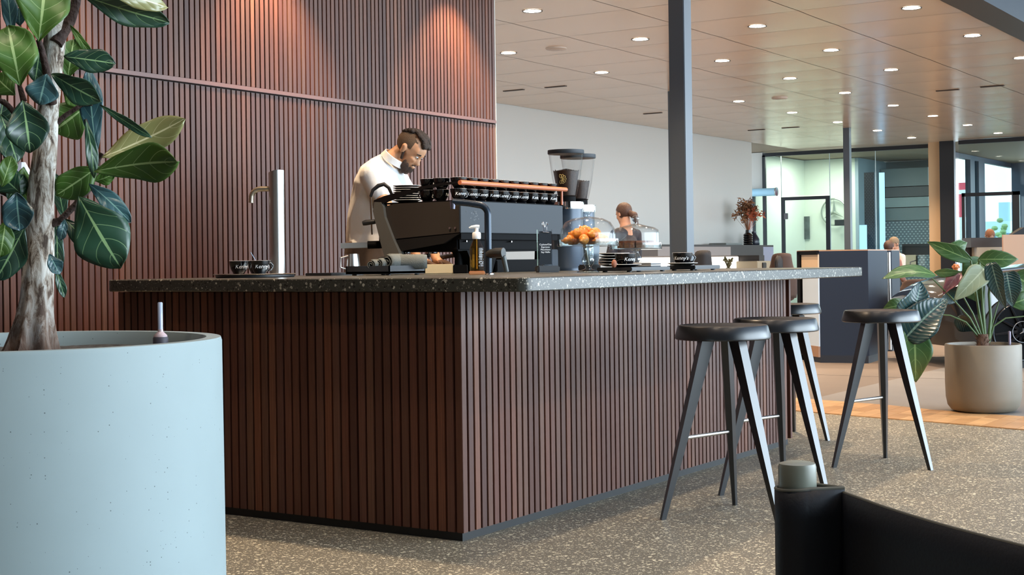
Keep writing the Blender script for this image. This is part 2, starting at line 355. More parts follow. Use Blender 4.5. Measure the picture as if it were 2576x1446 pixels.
# window front behind the camera: mullions
wf = struct(link('window_3', None))
for i in range(12): B().box(-6+3*i-.06, -6+3*i+.06, -9.2, -9, 0, 5.6).build('mullion', FRAME, wf, smooth=0)
# white wall
struct(B().box(9.5, 26.72, YB, YB+.2, 0, ZC).build('wall_back', WHW, smooth=0))
struct(B().box(26.58, 26.72, YB+.2, 14, 0, ZC).build('wall_return', WHW, smooth=0))
wr = struct(link('wall_recess', None)); q = B(); q.box(XG+.02, XG+.2, 12.48, 14, 2.5, ZC).box(XG+.02, XG+.2, 12.48, 14, 0, .9).box(XG+.02, XG+.2, 13.35, 14, .9, 2.5).build('wall_panel', WHW, wr, smooth=0)
wn = struct(link('window_1', None)); B().box(XG+.1, XG+.12, 12.48, 13.35, .9, 2.5).build('pane', PANE, wn, smooth=0)
B().box(XG+.05, XG+.12, 12.7, 12.75, .9, 2.5).build('window_frame', FRAME, wn, smooth=0)
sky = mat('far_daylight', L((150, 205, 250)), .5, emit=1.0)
bl = thing('roller_blind', 'pale blue rolled blind above the narrow window by the orange dried flowers', 'blind', (29.3, 12.6, 2.52))
B().tube([(-.02, -.5, 0), (-.02, .75, 0)], .085, 16).build('blind_roll', mat('blind_blue', L((170, 215, 240)), .4), bl); B().tube([(-.02, -.52, 0), (-.02, -.5, 0)], .095, 16).build('end_cap', CHROME, bl)
# slatted wall -------------------------------------------------------
X0, X1 = 4.2, 9.52; PT = .0437
sw = struct(link('wall_slatted', None))
B().box(X0, X1, YW+.02, YW+.30, 0, ZC).build('backing_board', BACK, sw, smooth=0)
B().box(X1, X1+.012, YW-.004, YW+.30, 0, ZC).build('end_panel', mat('end_white', L((190, 186, 180)), .5), sw, smooth=0)
def slat_mesh(z0, z1, w_=.0335, d=.024):
    me = B().rbox(-w_/2, w_/2, 0, d, z0, z1, .0015).mesh('slat'); me.materials.append(SLAT); me.shade_smooth(); me.set_sharp_from_angle(angle=radians(35)); return me
lo, up = slat_mesh(.06, 2.17), slat_mesh(2.205, ZC-.005)
n = int((X1-X0)/PT)
for i in range(n):
    x = X1-.018-PT*i
    link('slat', lo, sw, loc=(x, YW, 0)); link('slat', up, sw, loc=(x, YW-.003, 0))
B().rbox(X0, X1, YW-.012, YW+.022, 2.178, 2.203, .002).build('rail', mat('rail_wood', L((112, 74, 64)), .4), sw)
# pillars ------------------------------------------------------------
for (cx, cy), nm in (((8.66, 4.245), 'wide steel pillar rising behind the glass cake domes'), ((24.9, 8.92), 'dark steel pillar in front of the glass meeting rooms'), ((17.86, 8.87), 'thin steel pillar almost hidden behind the wide pillar')):
    t = thing('steel_pillar', nm, 'pillar', (cx, cy, 0)); s_ = .057
    B().rbox(-s_, s_, -s_, s_, .01, ZC, .004).build('shaft', STEELBLUE, t); B().rbox(-.09, .09, -.09, .09, 0, .012, .003).build('base_plate', STEELBLUE, t)
# ceiling lights -----------------------------------------------------
TR = mat('lamp_trim', L((70, 58, 48)), .4); EM = mat('lamp_glow', (1, .93, .82), .5, emit=14, ecol=(1, .92, .8, 1))
LM = {}
ring = B().lathe([(.083, 0), (.095, 0), (.095, -.006), (.083, -.004), (.080, .0)], 28, open_=True).mesh('trim_ring'); ring.materials.append(TR); ring.shade_smooth()
disc = B().lathe([(.0, -.002), (.082, -.002), (.082, .0), (0, .0)], 28, open_=True).mesh('diffuser'); disc.materials.append(EM)
sp_ = bpy.data.lights.new('downlight_beam', 'SPOT'); sp_.energy = 175; sp_.color = (1, .74, .50); sp_.spot_size = radians(112); sp_.spot_blend = .8; sp_.shadow_soft_size = .07
def downlight(x, y, label, beam=True, grp='round ceiling downlights'):
    t = thing('ceiling_downlight', label, 'ceiling light', (x, y, ZC-.0055), group=grp)
    link('trim_ring', ring, t); link('diffuser', disc, t)
    if beam: link('beam', sp_, t, loc=(0, 0, -.02))
rows = {4.12: [13.28, 15.35, 17.45, 19.5], 5.70: [13.37, 15.43, 17.52], 7.03: [11.27, 13.4, 15.45, 17.52, 19.56, 21.68, 23.73, 25.8, 27.89], 8.66: [13.37, 15.475, 19.59, 21.66, 23.72, 25.79, 27.81]}
FARN = {(19.5, 4.12): 'round downlight beyond the right edge, in line with the dark ceiling beam', (21.68, 7.03): 'small downlight fifth along the line right of the far dark pillar top', (23.73, 7.03): 'small downlight above the beige pillar, upper one', (25.8, 7.03): 'small downlight above the dark pillar beside the beige one', (27.89, 7.03): 'tiny downlight near the black head rail at the right edge',
 (21.66, 8.66): 'small downlight up left of the far dark pillar', (23.72, 8.66): 'small downlight touching the left side of the far dark pillar top', (25.79, 8.66): 'small downlight just right of the far dark pillar top', (27.81, 8.66): 'tiny downlight left of the beige pillar top'}
names = {(13.28, 4.12): 'largest round downlight at the top right, next to the dark ceiling beam', (15.35, 4.12): 'round downlight second from the top along the dark ceiling beam', (17.45, 4.12): 'round downlight cut by the right edge below the dark beam',
 (13.37, 5.70): 'round downlight just right of the wide pillar near the top', (15.43, 5.70): 'round mid-ceiling downlight, second in the line right of the wide pillar', (17.52, 5.70): 'round downlight third in the line right of the wide pillar',
 (11.27, 7.03): 'large round downlight nearest the slatted wall at the top', (13.37, 8.66): 'round downlight beside the edge of the slatted wall', (13.4, 7.03): 'round downlight left of the wide pillar near its top', (15.475, 8.66): 'round downlight above the white wall left of the wide pillar',
 (15.45, 7.03): 'round downlight right of the wide pillar, second height down', (19.59, 8.66): 'round downlight right of the wide pillar, lowest beside it', (17.52, 7.03): 'round downlight above the two small slots and the round sensor', (19.56, 7.03): 'round downlight directly above the dark far pillar'}
for yy, xs in rows.items():
    for xx in xs: downlight(xx, yy, names.get((xx, yy), FARN.get((xx, yy), '')), True, 'round ceiling downlights' if (xx, yy) in names else 'far small round downlights')
for xx in (5.0, 7.09, 9.18, 11.28): downlight(xx, 4.12 if xx < 11 else 5.7, 'round downlight above the bar counter, out of the picture', True, 'downlights above the bar')

sp2 = bpy.data.lights.new('high_beam', 'SPOT'); sp2.energy = 110; sp2.color = (1, .78, .56); sp2.spot_size = radians(120); sp2.spot_blend = .8; sp2.shadow_soft_size = .12
for yy in (2.2, -.6):
    for xx in (1.2, 3.4, 5.6, 7.8, 10.0, 12.2):  # leftmost pair is added, unseen, to warm the counter's left face and planter
        t = thing('ceiling_downlight', 'round downlight in the high ceiling in front of the bar, out of the picture', 'ceiling light', (xx, yy, 5.598), group='downlights in the high ceiling')
        link('trim_ring', ring, t); link('diffuser', disc, t); link('beam', sp2, t, loc=(0, 0, -.02))
w2 = bpy.data.lights.new('wall_washer', 'SPOT'); w2.energy = 140; w2.color = (1, .70, .42); w2.spot_size = radians(78); w2.spot_blend = .75; w2.shadow_soft_size = .03
for i, xx in enumerate((4.85, 6.86, 8.88)):
    t = thing('wall_washer', 'recessed spotlight washing the slatted wood wall, out of the picture', 'ceiling light', (xx, 5.88, ZC-.0055), group='spots along the slatted wall')
    link('trim_ring', ring, t); link('diffuser', disc, t); o = link('beam', w2, t, loc=(0, 0, -.02)); o.rotation_euler = (radians(14), 0, 0)
SLOT = mat('slot_dark', L((60, 44, 36)), .6)
for (x, y), lb in (((16.33, 10.5), 'short dark ceiling slot nearest the slatted wall'), ((16.35, 9.85), 'short dark ceiling slot second from the slatted wall'), ((20.29, 10.44), 'short dark ceiling slot just left of the wide pillar'), ((20.19, 5.77), 'short dark ceiling slot, left one of the pair at the right'), ((20.12, 5.14), 'short dark ceiling slot, right one of the pair at the right'), ((24.15, 10.34), 'short dark ceiling slot above the dried flowers'), ((24.13, 9.68), 'short dark ceiling slot above the glass room front')):
    tag(B().rbox(x-.03, x+.03, y-.16, y+.16, ZC-.012, ZC-.001, .003).build('ceiling_slot', SLOT), lb, 'vent', 'ceiling slots')
for (x, y), lb in (((13.4, 8.06), 'flat round cover in the ceiling left of the wide pillar'), ((19.54, 8.0), 'flat pale round sensor in the ceiling right of the wide pillar')):
    tag(B().lathe([(.0, -.022), (.10, -.022), (.115, -.012), (.115, 0), (0, 0)], 28, (x, y, ZC-.001)).build('ceiling_disc', mat('disc_white', L((205, 190, 178)), .4)), lb, 'sensor', 'round ceiling covers')
# ------------------------------------------------------------------ glass rooms
def pz(px, py, x=XG): return ax(px, py, x)
gw = struct(link('wall_glass', None)); ZG = 3.33
B().box(XG-.03, XG+.03, 8.77, 12.46, ZG-.03, ZG+.05).build('head_rail', FRAME, gw, smooth=0)
B().box(XG-.03, XG+.03, 12.40, 12.47, 0, ZG).build('end_post', FRAME, gw, smooth=0)
for a, b in ((8.78, 9.93), (9.95, 10.93), (10.95, 12.03), (12.05, 12.40)):
    if (a, b) == (10.95, 12.03): B().box(XG-.006, XG+.006, a, b, 2.42, ZG-.03).build('pane', PANE, gw, smooth=0)
    else: B().box(XG-.006, XG+.006, a, b, .01, ZG-.03).build('pane', PANE, gw, smooth=0)
for yy in (9.94, 10.94, 12.04): B().box(XG-.012, XG+.012, yy-.004, yy+.004, 0, ZG).build('joint', mat('joint_light', L((190, 205, 205)), .3), gw, smooth=0)
dr = struct(link('door_1', None))
B().box(XG-.03, XG+.03, 11.97, 12.04, 0, 2.40).box(XG-.03, XG+.03, 10.94, 11.03, 0, 2.40).box(XG-.03, XG+.03, 11.03, 11.97, 2.33, 2.40).build('door_frame', FRAME, dr, smooth=0)
B().box(XG-.005, XG+.005, 11.03, 11.97, .01, 2.33).build('pane', PANE, dr, smooth=0)
B().rbox(XG-.07, XG-.03, 11.88, 11.96, 1.92, 2.05).build('door_closer', mat('grey_box', L((90, 88, 92)), .5), dr)
BEIGE = mat('beige_pillar', L((214, 178, 138)), .5)
struct(B().box(29.25, 29.6, 8.53, 8.77, 0, ZC).build('wall_beige_pillar', BEIGE, smooth=0))
struct(B().box(29.1, 29.22, 8.21, 8.50, 0, ZC).build('wall_dark_pillar', FRAME, smooth=0))
# room one: pale, lit
RW = mat('room_wall', L((224, 228, 214)), .6)
struct(B().box(32.6, 32.8, 11.5, 13.8, 0, ZC).build('wall_room_end', RW, smooth=0))
struct(B().box(XG+.25, 32.6, 12.75, 12.95, 0, ZC).build('wall_room_side', RW, smooth=0))
struct(B().box(32.6, 34.6, 11.42, 11.5, 0, ZC).build('wall_room_divider', mat('divider', L((150, 165, 175)), .5), smooth=0))
area('room_lamp', (31.1, 11.6, 3.36), (0, 0, 0), 1.6, 1.2, 48, (.97, 1, .9))
l = bpy.data.lights.new('wall_spot', 'SPOT'); l.energy = 42; l.color = (.98, 1, .9); l.spot_size = radians(70); l.spot_blend = .7; l.shadow_soft_size = .03
o = link('wall_spot', l, loc=(31.9, 10.5, 3.3)); o.rotation_euler = (0, radians(-18), 0)
# emblem: ring with three-pointed star
ec = ax(2098, 533, 32.5); t = thing('wall_emblem', 'large silver ring with a three-pointed star on the pale wall', 'emblem', tuple(ec))
SIL = mat('emblem_silver', L((176, 182, 172)), .25, .6)
R0 = 33*33.6/FPX; tor = [(R0*cos(a*pi/24), R0*sin(a*pi/24)) for a in range(49)]
B().tube([(0, y, z) for y, z in tor], .022, 8, cap=False).build('ring', SIL, t)
for k in range(3):
    a = pi/2+k*2*pi/3; d = Vector((0, cos(a), sin(a))); s_ = Vector((0, -sin(a), cos(a))); q = B()
    r_ = .05; P0 = s_*r_*.9-d*0; pts = [Vector((-.05, 0, 0)), P0, d*R0, -P0]
    q.add([Vector((-.07, 0, 0)), s_*.045, d*(R0-.01), -s_*.045, Vector((.01, 0, 0))], [(0, 1, 2), (0, 2, 3), (4, 2, 1), (4, 3, 2), (0, 3, 4), (0, 4, 1)]); q.build('star_arm', SIL, t, smooth=0)
e2 = ax(2113, 560, 32.3); tag(B().box(e2.x, e2.x+.05, e2.y-.13, e2.y+.13, e2.z-.07, e2.z+.07).build('wall_screen', FRAME, smooth=0), 'small black box in front of the lower right of the star emblem', 'screen')
p0 = ax(2022, 573, 32.55); q = B().box(p0.x, p0.x+.03, p0.y-.14, p0.y+.14, p0.z-.27, p0.z+.27)
PM = mat('poster_print', L((84, 92, 92)), .4, var=(.5, 6, (1, 1, 1))); tag(q.build('poster', PM, smooth=0), 'small dark grey-blue poster on the pale wall behind the glass door', 'poster')
cb = ax(1941, 600, 31.9); t = thing('server_cabinet', 'narrow grey cabinet with a dark green glass door in the pale room', 'cabinet', (31.9, cb.y, 0))
B().box(-.02, .5, -.18, .3, 0, 1.75).build('body', mat('cab_grey', L((150, 158, 148)), .5), t, smooth=0); B().box(-.04, -.02, -.1, .22, .1, 1.68).build('door', mat('cab_glass', L((38, 62, 58)), .15), t, smooth=0)
# room two: dim with dotted privacy foil
FGW = mat("far_wall_grey", L((120, 128, 132)), .5); struct(B().box(34.62, 34.8, 10.2, 11.45, 0, ZC).build("wall_far_end", FGW, smooth=0)); 
t = thing('partition', 'dark panel wall with fine dot pattern behind the glass', 'partition', (31.0, 10.52, 0))
B().box(0, .06, -.02, .21, 0, 2.95).build('panel', dots('dots_dark', L((30, 36, 46)), L((74, 76, 84)), 16, .26), t, smooth=0)
for a, b, lb in ((10.79, 10.735, 'thin bright blue strip of daylight left of the dotted dark panel'), (10.49, 10.375, 'bright vertical strip of daylight right of the dotted dark panel')):
    tag(B().box(31.3, 31.33, b, a, .0, 2.95 if a < 10.6 else 2.9).build('daylight_slit', sky, smooth=0), lb, 'window')
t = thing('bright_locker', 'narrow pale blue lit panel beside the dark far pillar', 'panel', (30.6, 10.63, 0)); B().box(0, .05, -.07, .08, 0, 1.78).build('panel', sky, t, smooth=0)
t = thing('shelving_wall', 'grey wall unit with long horizontal shelves behind the glass', 'shelving', (34.2, 10.85, 0))
G1, G2, G3 = mat('g1', L((128, 140, 142)), .4), mat('g2', L((96, 98, 100)), .5), mat('g3', L((158, 172, 172)), .35)
for k, (z0, z1, g) in enumerate(((1.95, 2.25, G1), (2.27, 2.5, G3), (2.52, 2.75, G2), (2.77, 3.2, G1))): B().box(-.02-.03*(k % 2), .4, -.6, .55, z0, z1).build('shelf_front', g, t, smooth=0)
B().box(-.05, .35, .56, .60, 1.8, 3.1).build('side_post', FRAME, t, smooth=0)
B().box(0, .4, -.6, .6, .0, 1.94).build('lower_panel', dots('dots_pale', L((108, 122, 130)), L((190, 205, 208)), 11, .28), t, smooth=0)
# room three: window to the street
wd = struct(link('window_2', None)); XW = 34.6
B().box(XG-.4, XG-.34, 2.5, 8.1, ZG-.02, ZG+.06).build('head_rail', FRAME, wd, smooth=0)
for y0, y1 in ((2.5, 6.05), (6.07, 8.1)): B().box(XG-.38, XG-.37, y0, y1, 0, ZG-.02).build('pane', PANE, wd, smooth=0)
FR2 = mat('frame_blue', L((48, 62, 82)), .4)
B().box(XG-.4, XG-.34, 6.93, 7.06, 0, 2.33).build('door_post', FRAME, wd, smooth=0); B().box(XG-.4, XG-.34, 7.99, 8.05, 0, 2.33).build('door_post', FRAME, wd, smooth=0); B().box(XG-.4, XG-.34, 6.93, 8.05, 2.26, 2.33).build('door_head', FRAME, wd, smooth=0)
fc = struct(link('window_4', None))
YQ = 9.11; XE = ay(2545, 500, YQ).x
B().box(31.6, XE+.3, YQ, YQ+.1, 3.29, ZC).build('head_beam', FR2, fc, smooth=0); B().box(31.6, XE, YQ-.02, YQ+.1, 0, .5).build('sill', FR2, fc, smooth=0)
for a, b in ((2440, 2451), (2461, 2476)): B().box(ay(a, 500, YQ).x, ay(b, 500, YQ).x, YQ-.02, YQ+.1, .5, 3.29).build('mullion', FR2, fc, smooth=0)
B().box(31.6, XE, YQ+.04, YQ+.05, .5, 3.29).build('pane', PANE, fc, smooth=0)
struct(B().box(XE, XE+.2, 2, YQ, 0, ZC).build('wall_blue_end', FR2, smooth=0))

# ------------------------------------------------------------------ outside, seen through the window
RED = mat('red_sign', L((225, 70, 90)), .6); PALEB = mat('pale_facade', L((190, 225, 240)), .6)
o1 = ad(2410, 505, 44); t = thing('shop_sign', 'red and white hanging sign outside beyond the window', 'sign', (o1.x, o1.y, 0))
q = B().box(0, .3, -.55, .55, o1.z-.1, o1.z+.55).build('panel', RED, t, smooth=0); B().box(-.02, 0, -.5, .25, o1.z+.2, o1.z+.33).build('stripe', WHITE, t, smooth=0)
B().box(0, .3, -.45, .0, o1.z-.5, o1.z-.1).build('panel', RED, t, smooth=0); B().box(.05, .25, -.1, .1, 0, o1.z-.5).build('pole', STEEL, t, smooth=0)
for i, (px, wd_, h_, c) in enumerate(((2415, 1.2, 1.6, (150, 205, 235)), (2500, 2.2, 2.35, (205, 228, 238)), (2575, 2, 3.3, (170, 200, 220)))):
    p = ad(px, 600, (50, 54, 60)[i]); t = thing('street_building', ['low pale blue building outside beyond the window', 'white building outside beyond the right part of the window', 'tall pale building outside at the right edge'][i], 'building', (p.x, p.y, 0))
    B().box(0, 2, -wd_/2, wd_/2, 0, h_).build('wall', mat('facade_%d' % i, L(c), .6), t, smooth=0)
    for k in range(3):
        for j in range(2): B().box(-.03, 0, -wd_/2+.3+k*wd_/3, -wd_/2+.3+k*wd_/3+wd_/5, .5+j*.9, 1+j*.9).build('window', mat('dark_pane', L((90, 130, 160)), .2), t, smooth=0)
p = ad(2530, 600, 46); t = thing('street_tree', 'small pale green tree outside beyond the window', 'tree', (p.x, p.y, 0))
B().tube([(0, 0, 0), (.03, 0, 1.1)], .06).build('trunk', BLK, t); random.seed(2); q = B()
for k in range(90): c = Vector((random.gauss(0, .3), random.gauss(0, .3), random.gauss(1.35, .28))); q.ell(c, (.11, .11, .08), n=6, m_=4)
q.build('foliage', mat('pale_foliage', L((150, 180, 120)), .7), t)['kind'] = 'stuff'
# ------------------------------------------------------------------ bar counter
BX0, BX1, BY0, BY1, BH = 4.54, 7.88, 3.175, 5.085, .969
ct = thing('bar_counter', 'large bar counter clad in vertical dark wood slats under the terrazzo worktop', 'counter', (BX0, BY0, 0))
W_, D_ = BX1-BX0, BY1-BY0
B().box(.03, W_-.03, .03, D_-.03, .02, BH).build('carcass', BACK, ct, smooth=0)
B().box(.02, W_-.02, .02, D_-.02, 0, .055).build('plinth', PLINTH, ct, smooth=0)
sm = slat_mesh(.035, BH-.004, .0335, .026)
nx, ny = int((W_-.03)/PT), int((D_-.03)/PT)
for i in range(nx):
    link('slat', sm, ct, loc=(.016+PT*(i), 0, 0)) if i else None
for i in range(1, ny+1): link('slat', sm, ct, loc=(0, .016+PT*i, 0), rz=-pi/2)
for i in range(ny+1): link('slat', sm, ct, loc=(W_, .016+PT*i, 0), rz=pi/2)
me = B().rbox(0, .032, 0, .032, .035, BH-.004, .0015).mesh('corner_slat'); me.materials.append(SLAT); link('corner_slat', me, ct)
# worktop with rounded upright corner
def rrect(x0, x1, y0, y1, r, n=8):
    P = []
    for cx, cy, a0 in ((x1-r, y1-r, 0), (x0+r, y1-r, 90), (x0+r, y0+r, 180), (x1-r, y0+r, 270)):
        for k in range(n+1): a = radians(a0+90*k/n); P.append((cx+r*cos(a), cy+r*sin(a)))
    return P
def slab(x0, x1, y0, y1, z0, z1, r=.04, ch=.003):
    bm = bmesh.new(); P = rrect(x0, x1, y0, y1, r); lv = []
    for z, ins in ((z0, ch), (z0+ch, 0), (z1-ch, 0), (z1, ch)):
        Q = rrect(x0+ins, x1-ins, y0+ins, y1-ins, max(r-ins, .001)); lv.append([(x, y, z) for x, y in Q])
    b = B(); n = len(P); vs = sum(lv, []); fs = [tuple(range(n))[::-1], tuple(range(3*n, 4*n))]
    for k in range(3): fs += [(k*n+i, k*n+(i+1) % n, (k+1)*n+(i+1) % n, (k+1)*n+i) for i in range(n)]
    return b.add(vs, fs)
wt = slab(0, 3.66, 0, 2.25, 0, .053, .045, .004).build('worktop', TOPM, loc=(4.44, 2.81, BH))
tag(wt, 'dark speckled terrazzo worktop with a rounded corner lying on the slatted bar counter', 'worktop')
# ------------------------------------------------------------------ stools
def make_stool():
    t = thing('bar_stool', 'x', 'stool', (0, 0, 0), group='black three-legged bar stools')
    B().lathe([(0, .744), (.194, .744), (.200, .748), (.2005, .756), (.189, .796), (.185, .802), (.178, .804), (.168, .802), (.12, .796), (.0, .794)], 56).build('seat', STOOL, t, smooth=35)
    for k, a in enumerate((136, 256, 376)):
        a = radians(a); d = Vector((cos(a), sin(a), 0)); s_ = Vector((-sin(a), cos(a), 0)); q = B()
        top, bot = d*.072, d*.274; ring_ = []
        for p, z, hw, hd in ((top, .737, .026, .030), (top.lerp(bot, .45), .737*.55, .0235, .021), (bot, 0, .0115, .011)):
            c = p+Vector((0, 0, z)); ring_.append([c+s_*hw+d*hd, c-s_*hw+d*hd, c-s_*hw*.55-d*hd, c+s_*hw*.55-d*hd])
        q.add(sum(ring_, []), [(0, 1, 2, 3), (8, 11, 10, 9)]+[(r*4+i, r*4+(i+1) % 4, r*4+4+(i+1) % 4, r*4+4+i) for r in range(2) for i in range(4)])
        q.build('leg', STOOL, t, smooth=30)
    P = []
    for a in (136, 376):
        a = radians(a); d = Vector((cos(a), sin(a), 0)); f = (.737-.335)/.737; P.append(d*.072+(d*.274-d*.072)*f+Vector((0, 0, .335)))
    q = P[1]-P[0]; B().tube([P[0]+q*.03, P[1]-q*.03], .0085, 12).build('footrest', STEEL, t)
    return t
st = make_stool(); st.location = (5.543, 2.537, 0); st['label'] = 'black round bar stool nearest the camera, in front of the slatted counter'
dup(st, (6.22, 2.585, 0), label='second black bar stool, partly hidden behind the nearest stool')
dup(st, (7.295, 2.444, 0), label='black bar stool standing alone at the right, in front of the navy pod')
dup(st, (8.19, 3.32, 0), label='black bar stool mostly hidden behind the far end of the counter')
# ------------------------------------------------------------------ large planter with the fiddle-leaf fig
POTB = concrete('pale_blue_concrete', L((150, 168, 172)), L((84, 98, 98)))
pc = ad(36, 856, 3.5); PR = .5; ZR = EYE-.0504*3.5
pot = thing('large_planter', 'huge round pale blue-grey concrete planter at the left edge', 'planter', (pc.x, pc.y, 0))
B().lathe([(0, 0), (.46, 0), (.49, .02), (PR, .10), (PR-.004, ZR-.01), (PR-.007, ZR), (PR-.042, ZR), (PR-.05, ZR-.02), (PR-.06, ZR-.10), (0, ZR-.10)], 128).build('pot', POTB, pot, smooth=35)
SOIL = mat('soil', L((70, 68, 66)), .95, var=(.4, 40, (1, 1, 1)), bump=(1, 60, (1, 1, 1)))
q = B(); n = 40; R2 = PR-.055; vs = [(0, 0, ZR-.032)]; random.seed(5)
for k in range(1, 15):
    for j in range(n): a = 2*pi*j/n; r = R2*k/14; vs.append((r*cos(a), r*sin(a), ZR-.036+.010*noise.noise(Vector((r*cos(a)*30, r*sin(a)*30, 0)))))
fs = [(0, 1+j, 1+(j+1) % n) for j in range(n)]
for k in range(13): fs += [(1+k*n+j, 1+(k+1)*n+j, 1+(k+1)*n+(j+1) % n, 1+k*n+(j+1) % n) for j in range(n)]
q.add(vs, fs).build('gravel', SOIL, pot)
wg = ad(404, 858, 3.62); wgz = ZR-.034
g = thing('water_gauge', 'grey water level gauge with a clear tube standing in the large planter', 'gauge', (wg.x, wg.y, wgz))
B().lathe([(0, 0), (.019, 0), (.019, .03), (.017, .033), (.0, .033)], 24).build('base', mat('gauge_grey', L((70, 68, 78)), .5), g)
B().lathe([(.017, .033), (.0165, .037), (.007, .046), (.0065, .052), (0, .052)], 24).build('collar', mat('gauge_clear', L((190, 170, 176)), .2), g)
B().lathe([(.0062, .05), (.0062, .118), (.0045, .12), (0, .12)], 16).build('tube', mat('tube_clear', L((178, 190, 215)), .15), g)
BARK = bark(); TW = mat('twig_brown', L((62, 44, 38)), .8, bump=(1, 60, (1, 1, 1)))
tb = ad(80, 873, 3.5); ZS = ZR-.07
fig = thing('fiddle_leaf_fig', 'tall fiddle-leaf fig with pale cracked trunk growing in the large planter', 'tree', (tb.x, tb.y, ZS))
OF = Vector((tb.x, tb.y, ZS))
TP = [(78, 905, 70), (80, 873, 60), (82, 840, 52), (87, 800, 44), (92, 750, 39), (94, 700, 38), (97, 640, 37), (99, 580, 35), (101, 520, 33), (104, 460, 32), (112, 400, 30), (117, 340, 27), (121, 280, 26), (128, 220, 25), (132, 160, 26), (136, 110, 27), (140, 60, 26), (146, 0, 24), (150, -80, 22)]
vs = []; fs = []; n = 40
for i, (px, py, r) in enumerate(TP):
    c = ad(px, py, 3.5)-OF; rr = r/FPX*3.5
    for j in range(n):
        a = 2*pi*j/n; low = max(0, (py-640)/230.); f = 1+.10*noise.noise(Vector((cos(a)*1.6, sin(a)*1.6, c.z*5)))+low*.20*sin(7*a+1.2*sin(2*a)+2*c.z*5)+.03*noise.noise(Vector((cos(a)*6, sin(a)*6, c.z*26)))
        vs.append(c+Vector((cos(a), sin(a), 0))*rr*f)
for i in range(len(TP)-1):
    for j in range(n): fs.append((i*n+j, i*n+(j+1) % n, (i+1)*n+(j+1) % n, (i+1)*n+j))
B().add(vs, fs).build('trunk', BARK, fig, smooth=60)
def branch(pts, r, d=3.5, pl=None, of=None, mt=None, name='branch'):
    k = len(pts); P = [ad(p[0], p[1], d+(p[2] if len(p) > 2 else 0))-of for p in pts]
    return B().tube(P, [r*(1-.4*i/max(1, k-1)) for i in range(k)], 10).build(name, mt, pl)
for pts, r in (([(140, 110, -.02), (158, 80), (176, 52), (190, 10), (200, -60)], .017), ([(132, 260, -.02), (122, 210, -.05), (114, 165, -.06), (105, 125, -.06), (97, 100, -.07)], .011), ([(118, 570), (150, 556), (190, 515), (225, 475), (238, 440), (248, 400), (256, 385)], .009),
               ([(130, 320), (165, 290), (208, 262), (232, 262)], .007), ([(95, 330), (50, 300), (20, 265), (-20, 240)], .009), ([(98, 560), (60, 520), (20, 490), (-20, 470)], .009), ([(248, 425), (240, 380), (222, 320), (215, 300)], .006), ([(60, 255), (52, 225), (48, 212)], .008), ([(120, 560), (150, 552), (164, 551)], .007), ([(110, 640), (128, 650)], .006), ([(30, 450), (20, 420), (8, 380)], .006)):
    branch(pts, r, pl=fig, of=OF, mt=TW)
FIGD = leafmat('fig_leaf_dark', L((26, 52, 42)), L((44, 82, 58)), L((150, 186, 130)))
FIGB = leafmat('fig_leaf_blue', L((44, 76, 84)), L((66, 104, 108)), L((128, 170, 160)), .28)
FIGG = leafmat('fig_leaf_green', L((58, 92, 30)), L((84, 122, 48)), L((170, 196, 130)), .4)
FIGY = leafmat('fig_leaf_gold', L((128, 128, 76)), L((170, 166, 118)), L((214, 206, 160)), .25)
PHD = leafmat('phil_dark', L((26, 50, 52)), L((40, 74, 76)), L((110, 140, 130)), .25, stripes=13)
PHG = leafmat('phil_green', L((44, 78, 40)), L((70, 104, 58)), L((120, 150, 96)), .35)
PHL = leafmat('phil_light', L((120, 136, 110)), L((142, 156, 130)), L((160, 174, 150)), .4)
PHP = leafmat('phil_pink', L((110, 70, 84)), L((150, 92, 104)), L((150, 120, 128)), .3)
def leaf(plant, of, mt, b_, t_, hw, d, dz=0, dt=0, curl=.12, cup=.15, tilt=0, shape='fig', wave=.05):
    """leaf from base pixel to tip pixel, half width in pixels, at distance d"""
    P0, P1 = ad(b_[0], b_[1], d+dz), ad(t_[0], t_[1], d+dz+dt); ax_ = P1-P0; Ln = ax_.length; a = ax_/Ln
    nrm = (O-(P0+P1)/2).normalized(); nrm = (nrm-a*nrm.dot(a)).normalized(); sd = a.cross(nrm)
    R = Matrix.Rotation(radians(tilt), 3, a); nrm = R @ nrm; sd = R @ sd; W = 1.22*hw/FPX*(d+dz)/max(.3, cos(radians(tilt)))
    NU, NV = 10, 16; vs = []; uv = []; seed = random.uniform(0, 90)
    for i in range(NV+1):
        t = i/NV
        if shape == 'fig': w_ = (sin(pi*min(1, t**1.05))**.72)*(.66+.50*t)
        elif shape == 'heart': w_ = (sin(pi*min(1, (t*.97+.03)**.55))**.8)
        else: w_ = sin(pi*t**.8)**.9
        w_ = max(w_, .04 if 0 < i < NV else .02)
        for j in range(NU+1):
            s = 2*j/NU-1
            ht = curl*Ln*sin(pi*t)-curl*Ln*.3*t + cup*W*w_*s*s + wave*W*abs(s)*sin(9*t+seed+2*s)*1.2
            vs.append(P0-of+a*Ln*t+sd*W*w_*s*(1+.07*sin(11*t+seed*(1 if s > 0 else 2)))+nrm*ht); uv.append((j/NU, t))
    fs = [(i*(NU+1)+j, i*(NU+1)+j+1, (i+1)*(NU+1)+j+1, (i+1)*(NU+1)+j) for i in range(NV) for j in range(NU)]
    me = bpy.data.meshes.new('leaf'); me.from_pydata([tuple(v) for v in vs], [], fs); ul = me.uv_layers.new(name='UVMap')
    for lp in me.loops: ul.data[lp.index].uv = uv[lp.vertex_index]
    me.materials.append(mt); me.shade_smooth(); o = link('leaf', me, plant); sm_ = o.modifiers.new('t', 'SOLIDIFY'); sm_.thickness = .0012; return o
random.seed(11); D, G_, Bl, Y_ = FIGD, FIGG, FIGB, FIGY
